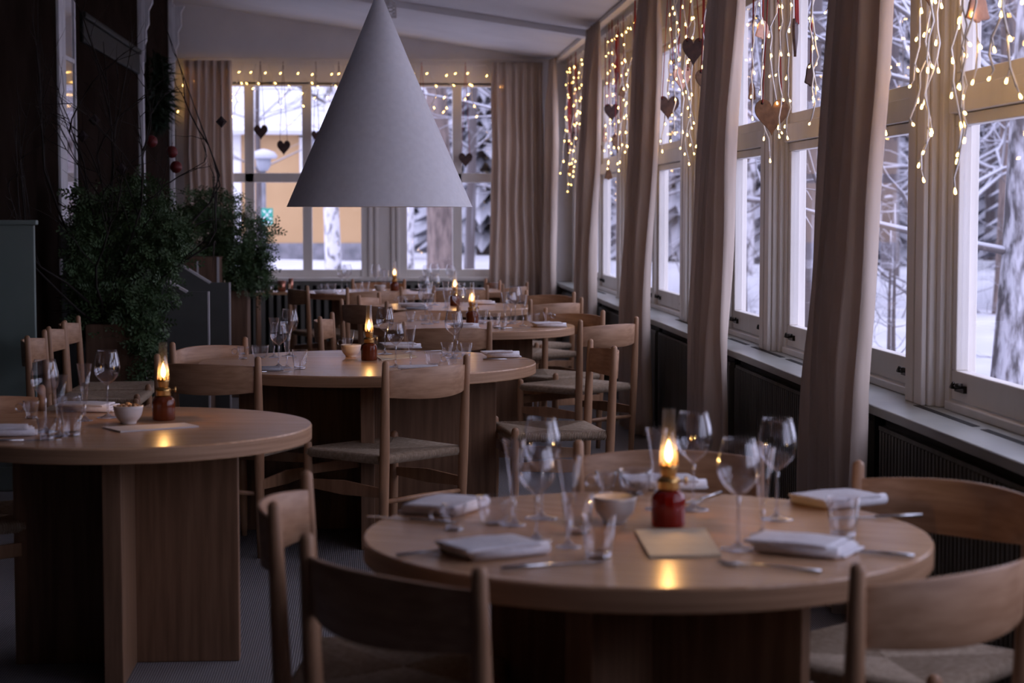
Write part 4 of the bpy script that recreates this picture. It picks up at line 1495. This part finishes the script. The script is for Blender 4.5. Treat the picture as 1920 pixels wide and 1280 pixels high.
OR = [
    ('heart', (1.760, 8.435, 1.809), 0.165, 0.168, 0, 'ginger', 'ribbon', 'largest brown heart, hanging before the window between the two nearest curtains'),
    ('bell', (1.800, 8.851, 2.238), 0.080, 0.088, 0.3, 'pinkcookie', 'ribbon', 'pale bell biscuit high up, left, between the two nearest curtains'),
    ('heart', (1.830, 8.286, 2.149), 0.16, 0.17, 1.25, 'gingerdark', 'ribbon', 'dark heart seen edge on between the two nearest curtains'),
    ('bell', (1.800, 7.847, 1.957), 0.056, 0.098, 0.2, 'gingerdark', 'ribbon', 'dark bell biscuit just left of the nearest curtain'),
    ('bell', (1.830, 9.245, 1.973), 0.044, 0.095, 0.5, 'pinkcookie', 'ribbon', 'pale slim bell just right of the second curtain'),
    ('bell', (1.760, 5.512, 1.982), 0.085, 0.085, 0.3, 'pinkcookie', 'ribbon', 'pale bell biscuit at the very top right of the photo'),
    ('heart', (1.800, 6.142, 2.105), 0.10, 0.10, 0.0, 'ginger', 'ribbon', 'brown heart tip hanging in from the top edge at right'),
    ('heart', (1.760, 10.578, 2.279), 0.132, 0.165, 0.0, 'gingerdark', 'ribbon', 'topmost dark heart between the second and third curtains'),
    ('heart', (1.840, 11.465, 2.190), 0.130, 0.155, 0.3, 'pinkcookie', 'ribbon', 'pale pink heart between the second and third curtains'),
    ('heart', (1.720, 9.891, 2.063), 0.135, 0.140, 0.1, 'ginger', 'ribbon', 'amber-brown heart half hidden by the second curtain'),
    ('heart', (1.760, 11.490, 2.018), 0.142, 0.150, 0.0, 'gingerdark', 'ribbon', 'lowest dark heart, just right of the third curtain'),
    ('heart', (1.840, 10.714, 1.933), 0.055, 0.115, 0.9, 'pinkcookie', 'ribbon', 'pale small heart at the left edge of the second curtain'),
    ('heart', (1.760, 14.299, 2.136), 0.125, 0.140, 0.0, 'gingerdark', 'ribbon', 'dark heart in the middle of the bay between the third and fourth curtains'),
    ('heart', (1.760, 13.012, 2.127), 0.10, 0.12, 0.9, 'gingerdark', 'ribbon', 'dark heart partly hidden by the third curtain'),
    ('bell', (1.840, 15.406, 2.013), 0.045, 0.13, 0.4, 'pinkcookie', 'ribbon', 'pale slim biscuit in the bay between the third and fourth curtains'),
    ('heart', (1.800, 14.256, 1.902), 0.105, 0.145, 0.4, 'ginger', 'ribbon', 'light brown heart low in the bay left of the third curtain'),
    ('heart', (1.760, 15.202, 1.885), 0.075, 0.095, 0.0, 'ginger', 'ribbon', 'small brown heart beside the fourth curtain'),
    ('bell', (1.780, 14.651, 1.677), 0.066, 0.080, 0.2, 'ginger', 'ribbon', 'lowest brown bell in the bay left of the third curtain'),
    ('bell', (1.800, 13.954, 2.274), 0.072, 0.085, 0.2, 'ginger', 'ribbon', 'brown bell high in the bay left of the third curtain'),
    ('heart', (1.820, 14.527, 2.412), 0.06, 0.11, 0.8, 'gingerdark', 'ribbon', 'dark small heart highest in the bay left of the third curtain'),
    ('heart', (1.780, 17.138, 2.049), 0.07, 0.14, 0.6, 'gingerdark', 'ribbon', 'dark heart in the farthest bay, left of the fourth curtain'),
    ('heart', (1.800, 17.965, 1.981), 0.045, 0.12, 0.9, 'gingerdark', 'ribbon', 'dark heart seen nearly edge on in the farthest bay'),
    ('heart', (1.820, 18.171, 2.283), 0.05, 0.11, 0.7, 'pinkcookie', 'ribbon', 'pale heart highest in the farthest bay'),
    ('bell', (1.780, 17.563, 1.785), 0.055, 0.085, 0.2, 'ginger', 'ribbon', 'small brown bell lowest in the farthest bay'),
    ('heart', (-1.125, 18.400, 2.152), 0.142, 0.150, 0.0, 'gingerdark', 'ribbon2', 'leftmost dark heart before the far window'),
    ('heart', (-0.908, 18.400, 2.004), 0.136, 0.150, 0.0, 'gingerdark', 'ribbon2', 'second dark heart from the left before the far window'),
    ('heart', (-0.596, 18.400, 2.112), 0.10, 0.12, 0.3, 'gingerdark', 'ribbon2', 'dark heart half hidden by the left edge of the cone lamp'),
    ('heart', (-0.376, 18.400, 2.082), 0.136, 0.150, 0.0, 'gingerdark', 'ribbon2', 'heart hidden behind the cone lamp, only its ribbon top showing'),
    ('heart', (0.420, 18.400, 2.223), 0.136, 0.150, 0.0, 'gingerdark', 'ribbon', 'heart on a red ribbon behind the right side of the cone lamp'),
    ('heart', (0.842, 18.400, 1.890), 0.146, 0.148, 0.0, 'gingerdark', 'ribbon', 'reddish heart right of the cone lamp before the far window'),
]
for a in OR:
    ornament(*a[:8], 2.83)

# ------------------------------------------------------------------ light strings
LED = MB().lathe([(0, -0.012), (0.002, -0.010), (0.0044, 0.002), (0.0036, 0.008), (0, 0.010)], 7).mesh('bulb')
LED.materials.append(M['bulb'])


def light_string(name, label, strands, ztop, vis, cap=100):
    """strands: list of (x, y, z_end); bulbs that show become parts, the rest one stuff part"""
    o = empty(name, (strands[0][0], strands[0][1], ztop))
    org = Vector(o.location)
    rr = random.Random(len(strands) * 13 + int(ztop * 100) + int(abs(strands[0][1]) * 10))
    w = MB()
    bulbs = []
    along = Vector((strands[-1][0] - strands[0][0], strands[-1][1] - strands[0][1], 0)).normalized()
    if len(strands) > 1:
        tops = [Vector((x, y, ztop + 0.01 * math.sin(i * 2))) - org for i, (x, y, z) in enumerate(strands)]
        w.tube(tops, 0.003, 4)
    for x, y, ze in strands:
        p = Vector((x, y, ztop))
        pts = [p - org]
        side = 1
        while p.z > ze:
            st = rr.uniform(0.045, 0.06)
            p = p + Vector((0, 0, -st)) + along * rr.gauss(0, 0.022) + Vector((along.y, -along.x, 0)) * rr.gauss(0, 0.009)
            p.x = min(p.x, 1.825) if abs(along.y) > 0.5 else p.x
            pts.append(p - org)
            if len(pts) % 2 == 0 or p.z <= ze:
                side = -side
                d = (along * side * rr.uniform(0.2, 1.0) + Vector((0, 0, -rr.uniform(0.3, 1.0)))).normalized()
                e = p + d * 0.036
                w.tube([p - org, e - org], 0.0026, 4)
                bulbs.append((e + d * 0.010 - org, d))
        tw = []
        for q, a in enumerate(pts):
            tw.append(a + along * 0.002 * (-1) ** q)
        w.tube(pts, 0.0038, 5)
    obj('wire', w, 'wire', o)
    show = [q for q in bulbs if vis(q[0] + org)]
    hide = [q for q in bulbs if not vis(q[0] + org)]
    show.sort(key=lambda q: (q[0] + org).y)
    extra = show[cap:] + hide
    show = show[:cap]
    for p, d in show:
        q = bpy.data.objects.new('bulb', LED)
        COL.objects.link(q)
        q.parent = o
        q.location = p
        q.rotation_euler = Vector((0, 0, 1)).rotation_difference(d).to_euler()
    if extra:
        m = MB()
        for p, d in extra:
            m.lathe([(0, -0.012), (0.0048, 0.002), (0, 0.010)], 5, Matrix.Translation(p) @ Vector((0, 0, 1)).rotation_difference(d).to_matrix().to_4x4())
        q = obj('bulb', m, 'bulb', o)
        q['kind'] = 'stuff'
    tag(o, label, 'string lights', 'warm icicle light strings')
    return o


def inframe(p):
    return p.z < 1.38 + 399 * p.y / 3550 + 0.03


def strands(y0, y1, step, zlo, zhi, seed):
    rr = random.Random(seed)
    out = []
    y = y0
    while y < y1:
        out.append((1.785 + rr.uniform(-0.012, 0.015), y + rr.uniform(-0.03, 0.03), rr.uniform(zlo, zhi)))
        y += step * rr.uniform(0.8, 1.2)
    return out


light_string('string_lights', 'warm icicle lights hanging at the top right corner, nearest the camera', strands(5.05, 6.55, 0.125, 1.50, 1.85, 1), 2.78, inframe)
light_string('string_lights', 'warm icicle lights between the two nearest curtains', strands(7.25, 9.0, 0.21, 1.58, 2.0, 2), 2.78, inframe)
light_string('string_lights', 'warm icicle lights between the second and third curtains', strands(10.2, 11.75, 0.20, 1.50, 1.95, 3), 2.78, inframe)
light_string('string_lights', 'warm icicle lights between the third and fourth curtains', strands(12.7, 14.9, 0.19, 1.50, 2.0, 4), 2.78, inframe)
light_string('string_lights', 'warm icicle lights in the farthest bay of the right-hand windows', strands(15.8, 18.0, 0.19, 1.52, 1.95, 5), 2.78, inframe)
rr = random.Random(8)
fs_ = []
x = -1.9
while x < 1.15:
    fs_.append((x, 18.40 + rr.uniform(-.02, .0), rr.uniform(2.38, 2.66)))
    x += rr.uniform(0.10, 0.17)
light_string('string_lights', 'sparse short string of warm lights along the top of the far window', fs_, 2.80, inframe)

# ------------------------------------------------------------------ outdoors
b = MB()
nx, ny = 60, 60
vs, fs = [], []
for j in range(ny + 1):
    for i in range(nx + 1):
        x = -30 + 110 * i / nx
        y = -20 + 150 * j / ny
        t = max(0.0, min(1.0, (y - 19) / 22))
        z = -0.45 + 0.62 * t + 0.18 * noise.noise((x * 0.15, y * 0.15, 1))
        z += 0.12 * max(0, 1 - abs(y - 42) / 6) * max(0, min(1, (-x + 1) / 4))
        if x < 2.3 and y < 19.5:
            z = -0.6
        if x > 12:
            z += 0.02 * (x - 12)
        vs.append((x, y, z))
for j in range(ny):
    for i in range(nx):
        p = j * (nx + 1) + i
        fs.append((p, p + 1, p + nx + 2, p + nx + 1))
g = obj('snowy_ground', MB().add(vs, fs, True), 'snow')
g['kind'] = 'structure'

# yellow house beyond the far window
hs = empty('house', (-3.0, 45.0, 0.2))
obj('wall', MB().box(-6.0, 2.85, 0.0, 8.0, 0.47, 3.25), 'yellow', hs)
obj('foundation', MB().box(-6.0, 2.87, -0.05, 8.0, -0.4, 0.47), 'stone', hs)
rf = MB()
rf.prism([(0, 0), (-0.45, -0.1), (-0.45, 0.0), (4.0, 1.35), (8.45, 0.0), (8.45, -0.1)], -6.4, 3.1, TR(0, 0, 3.1) @ R('Z', PI / 2) @ Matrix.Scale(-1, 4, (0, 1, 0)))
obj('snow_roof', rf, 'snow', hs)
obj('corner_board', MB().box(2.72, 2.90, -0.04, 0.1, 0.47, 3.2), 'white', hs)
obj('corner_board', MB().box(-0.42, -0.22, -0.04, 0.05, -0.2, 3.2), 'white', hs)
wf = MB().box(1.15, 1.22, -0.06, 0.02, 1.95, 3.0).box(2.10, 2.17, -0.06, 0.02, 1.95, 3.0).box(1.15, 2.17, -0.06, 0.02, 1.9, 1.97).box(1.15, 2.17, -0.06, 0.02, 2.95, 3.02).box(1.63, 1.69, -0.05, 0.02, 1.95, 3.0)
w = obj('window', wf, 'white', hs)
obj('pane', MB().box(1.22, 2.10, -0.02, -0.005, 1.97, 2.95), 'lampglass', w)
tag(hs, 'yellow house with a snow-covered roof beyond the far window', 'house')
# lamp post, sign
lp = empty('street_lamp', ((-1.796, 30.000, 0.492)[0], 30.0, 0.1))
obj('pole', MB().tube([(0, 0, 0), (0, 0, 1.98)], 0.035, 10), 'stone', lp)
obj('lantern', MB().lathe([(0, 1.93), (0.07, 1.94), (0.11, 2.02), (0.12, 2.12), (0.10, 2.14), (0, 2.15)], 14), 'lampglass', lp)
obj('snow_cap', MB().lathe([(0, 2.12), (0.20, 2.13), (0.22, 2.17), (0.17, 2.23), (0.06, 2.27), (0, 2.28)], 16), 'snow', lp)
tag(lp, 'grey street lamp capped with snow outside the far window', 'street lamp')
sg = empty('sign', (-1.735, 29.800, 1.322))
obj('plate', MB().box(-0.09, 0.09, 0, 0.012, -0.132, 0.132), 'signgreen', sg)
sy = MB()
for sx, sz in ((-1, -1), (-1, 1), (1, -1), (1, 1)):
    m = TR(sx * 0.045, -0.003, sz * 0.05 + 0.03) @ R('Y', math.atan2(sx, sz) + PI)
    sy.prism([(-0.008, -0.03), (0.008, -0.03), (0.008, 0.0), (0.022, 0.0), (0, 0.028), (-0.022, 0.0), (-0.008, 0.0)], -0.001, 0.001, m)
for dx in (-0.012, 0.012, 0):
    sy.lathe([(0, -0.001), (0.009, -0.001), (0.009, 0.001), (0, 0.001)], 10, TR(dx, -0.003, 0.045 - abs(dx) * 0.5) @ R('X', PI / 2))
    sy.box(dx - 0.008, dx + 0.008, -0.004, -0.002, 0.005, 0.034)
sy.box(-0.065, 0.065, -0.004, -0.002, -0.095, -0.075).box(-0.05, 0.05, -0.004, -0.002, -0.118, -0.105)
obj('symbol', sy, 'white', sg)
obj('bracket', MB().box(-0.02, 0.02, 0.012, 0.17, -0.02, 0.02), 'stone', sg)
tag(sg, 'green and white assembly point sign on the street lamp outside', 'sign')


def bare_tree(loc, h, r, seed, label, bark, depth=3, lean=0.0, cat='tree', low=0.3):
    rr = random.Random(seed)
    t = empty('bare_tree', loc)
    tr, bb = MB(), MB()
    pts, rad = [], []
    p = Vector((0, 0, -0.8))
    nseg = 9
    starts = []
    for q in range(nseg + 1):
        f = q / nseg
        pts.append(p.copy())
        rad.append(r * (1.12 - 0.9 * f))
        if f > low:
            starts.append((p.copy(), f))
        p = p + Vector((lean * h / nseg + rr.gauss(0, .03) * h / nseg, rr.gauss(0, .03) * h / nseg, (h + 0.8) / nseg))
    tr.tube(pts, rad, 12)

    def grow(p, d, L, rad0, dep):
        pp, rd = [p], [rad0]
        n2 = 5
        for q in range(n2):
            d = (d + Vector((rr.gauss(0, .18), rr.gauss(0, .18), rr.gauss(-0.02, .16)))).normalized()
            p = p + d * L / n2
            if loc[1] < 19.5:
                p.x = max(p.x, 2.7 - loc[0])
            pp.append(p)
            rd.append(rad0 * (1 - 0.75 * (q + 1) / n2))
            if dep and q > 0:
                dd = (d + Vector((rr.uniform(-1, 1), rr.uniform(-1, 1), rr.uniform(-.4, .7)))).normalized()
                grow(p, dd, L * rr.uniform(.4, .65), rad0 * 0.5, dep - 1)
        bb.tube(pp, rd, 5, False)

    for s, f in starts:
        for _ in range(3):
            a = rr.uniform(0, 6.28)
            grow(s, Vector((math.cos(a), math.sin(a), rr.uniform(0.1, 0.9))).normalized(), h * 0.32 * (1.15 - 0.6 * f), r * 0.30 * (1.2 - f), depth - 1)
    obj('trunk', tr, bark, t)
    obj('branches', bb, 'snowtwig', t)
    tag(t, label, cat, 'snowy bare trees outside')
    return t


def spruce(loc, h, rbase, seed, label):
    rr = random.Random(seed)
    t = empty('spruce', loc)
    obj('trunk', MB().tube([(0, 0, -0.8), (0, 0, h * 0.95)], [0.16 * h / 8, 0.03], 8), 'bark', t)
    m = MB()
    tiers = 26
    for q in range(tiers):
        f = q / (tiers - 1)
        z = h * (0.08 + 0.88 * f)
        R0 = rbase * (1 - f) ** 0.9 + 0.12
        nb = int(26 - 12 * f)
        for k in range(nb):
            a = 2 * PI * (k + rr.random() * 0.7) / nb + q
            L = R0 * rr.uniform(0.75, 1.15)
            d = Vector((math.cos(a), math.sin(a), 0))
            w = Vector((-d.y, d.x, 0)) * L * rr.uniform(.09, .15)
            dr = -0.30 * L
            up = Vector((0, 0, 0.10 * L + 0.05))
            p0, p1, p2 = Vector((0, 0, z)), d * L * .6 + Vector((0, 0, z + dr * .35)), d * L + Vector((0, 0, z + dr))
            m.add([p0, p1 + w, p2, p1 - w, p1 + up * 0.7, p1 - up * 1.1], [(0, 1, 4), (1, 2, 4), (2, 3, 4), (3, 0, 4), (0, 5, 1), (1, 5, 2), (2, 5, 3), (3, 5, 0)], False)
    obj('foliage', m, 'spruce', t)
    tag(t, label, 'tree', 'snowy spruces outside')
    return t


bare_tree((-0.81, 33.0, 0.1), 11, 0.14, 31, 'speckled white birch trunk before the yellow house', 'birch', 3, 0.0)
bare_tree((1.02, 32.0, 0.1), 12, 0.23, 32, 'thick brown trunk outside the right half of the far window', 'bark', 3)
bare_tree((0.62, 37.0, 0.1), 9, 0.09, 33, 'slim pale tree left of the brown trunk outside the far window', 'birch', 3, 0.01)
bare_tree((1.75, 36.0, 0.1), 9, 0.10, 34, 'slim snowy tree right of the brown trunk outside the far window', 'snowbark', 3)
bare_tree((-2.4, 38.5, 0.1), 8, 0.07, 35, 'thin snowy tree before the roof of the yellow house', 'snowbark', 3, 0.02)
bare_tree((4.80, 14.0, -0.3), 9, 0.125, 36, 'trunk with snowy branches outside the nearest right-hand window', 'mottledbark', 3, 0.0, 'tree', 0.12)
bare_tree((6.2, 21.0, -0.3), 10, 0.15, 37, 'snowy tree outside, seen between the nearest curtain and the post', 'snowbark', 3, 0, 'tree', 0.15)
bare_tree((8.5, 31.0, -0.2), 11, 0.16, 38, 'snowy tree outside the window between the two nearest curtains', 'snowbark', 3, 0, 'tree', 0.15)
bare_tree((5.4, 29.0, -0.2), 11, 0.20, 39, 'broad trunk outside the window right of the third curtain', 'bark', 3, 0, 'tree', 0.2)
bare_tree((6.7, 34.0, -0.2), 11, 0.16, 40, 'snowy trunk outside, left of the second curtain', 'birch', 3, 0, 'tree', 0.2)
bare_tree((4.9, 36.0, -0.2), 10, 0.12, 41, 'pale trunk outside the window left of the third curtain', 'birch', 3, 0, 'tree', 0.2)
bare_tree((12.5, 36.0, 0.0), 12, 0.18, 42, 'snowy tree far outside the nearest right-hand window', 'snowbark', 3, 0, 'tree', 0.15)
bare_tree((3.6, 40.0, 0.0), 10, 0.12, 43, 'snowy tree beyond the far corner of the room', 'snowbark', 3, 0, 'tree', 0.15)
rr = random.Random(77)
for q, (x, y) in enumerate([(5.6, 24.5), (9.8, 33.5), (7.2, 38.5), (9.2, 27.5), (12.2, 41), (6.1, 44), (14.8, 45), (3.0, 47), (4.6, 52), (17.5, 52), (8.2, 52)]):
    bare_tree((x, y, -0.2), rr.uniform(10, 14), rr.uniform(.11, .20), 140 + q, ['bare snowy tree in the thicket outside the right-hand windows', 'dark-barked snowy tree in the thicket outside the right-hand windows'][q % 2], ['snowbark', 'bark'][q % 2], 3, 0, 'tree', 0.12)
for q, (x, y) in enumerate([(4.75, 17.2), (5.1, 18.6), (4.6, 23.5), (5.0, 26.0), (7.0, 20.5)]):
    bare_tree((x, y, -0.3), rr.uniform(1.5, 2.0), 0.03, 240 + q, 'low snowy shrub in the garden outside the right-hand windows', 'snowbark', 3, 0, 'shrub', 0.05)
sp_pos = [(8, 48, 11, 2.4), (11, 46, 12, 2.6), (14, 52, 13, 2.8), (17, 48, 12, 2.6), (20, 56, 14, 3.0), (24, 60, 14, 3), (6, 56, 12, 2.4), (10, 58, 13, 2.7), (3.2, 58, 12, 2.4), (1.2, 64, 13, 2.5), (28, 62, 15, 3.2), (15, 40, 9, 2.0), (19, 42, 10, 2.2), (13, 62, 15, 3), (5, 68, 15, 3), (-2, 70, 13, 2.8), (-6, 68, 13, 2.8)]
for q, (x, y, h, rb) in enumerate(sp_pos):
    spruce((x, y, 0.0), h, rb, 60 + q, 'snow-laden spruce in the woods outside')
fo = MB()
rr = random.Random(91)
for q in range(170):
    a = rr.uniform(-0.12, 0.75)
    dd = rr.uniform(72, 95)
    x, y, h = math.sin(a) * dd, math.cos(a) * dd, rr.uniform(14, 22)
    pr = [(rr.uniform(1.8, 2.6) * (1 - t) + 0.05, h * t) for t in (0, .15, .16, .35, .36, .6, .61, .8, 1)]
    pr = [(r * (1.25 if k % 2 else 0.85), z) for k, (r, z) in enumerate(pr)]
    fo.lathe(pr, 8, TR(x, y, -0.5), False)
tag(obj('forest', fo, 'spruce'), 'hazy line of snowy forest far beyond the windows', 'forest', None, 'stuff')
hd = MB()
rr = random.Random(92)
vs, fs = [], []
n1, n2 = 80, 12
for i in range(n1 + 1):
    for j in range(n2 + 1):
        a = PI * j / n2
        x, y = 3.0 + 14 * i / n1, 33.0 - 9 * i / n1
        q = 0.12 * noise.noise((i * 0.35, j * 0.6, 3)) + 0.05 * noise.noise((i * 1.3, j * 1.7, 7))
        vs.append((x + 0.5 * math.cos(a) * (0.9 + q), y + 0.5 * math.cos(a) * (0.9 + q), -0.35 + (0.70 + q) * math.sin(a) ** 0.6))
for i in range(n1):
    for j in range(n2):
        p = i * (n2 + 1) + j
        fs.append((p, p + 1, p + n2 + 2, p + n2 + 1))
hd.add(vs, fs, True)
tag(obj('hedge', hd, 'snow'), 'low clipped hedge under snow outside the right-hand windows', 'hedge')
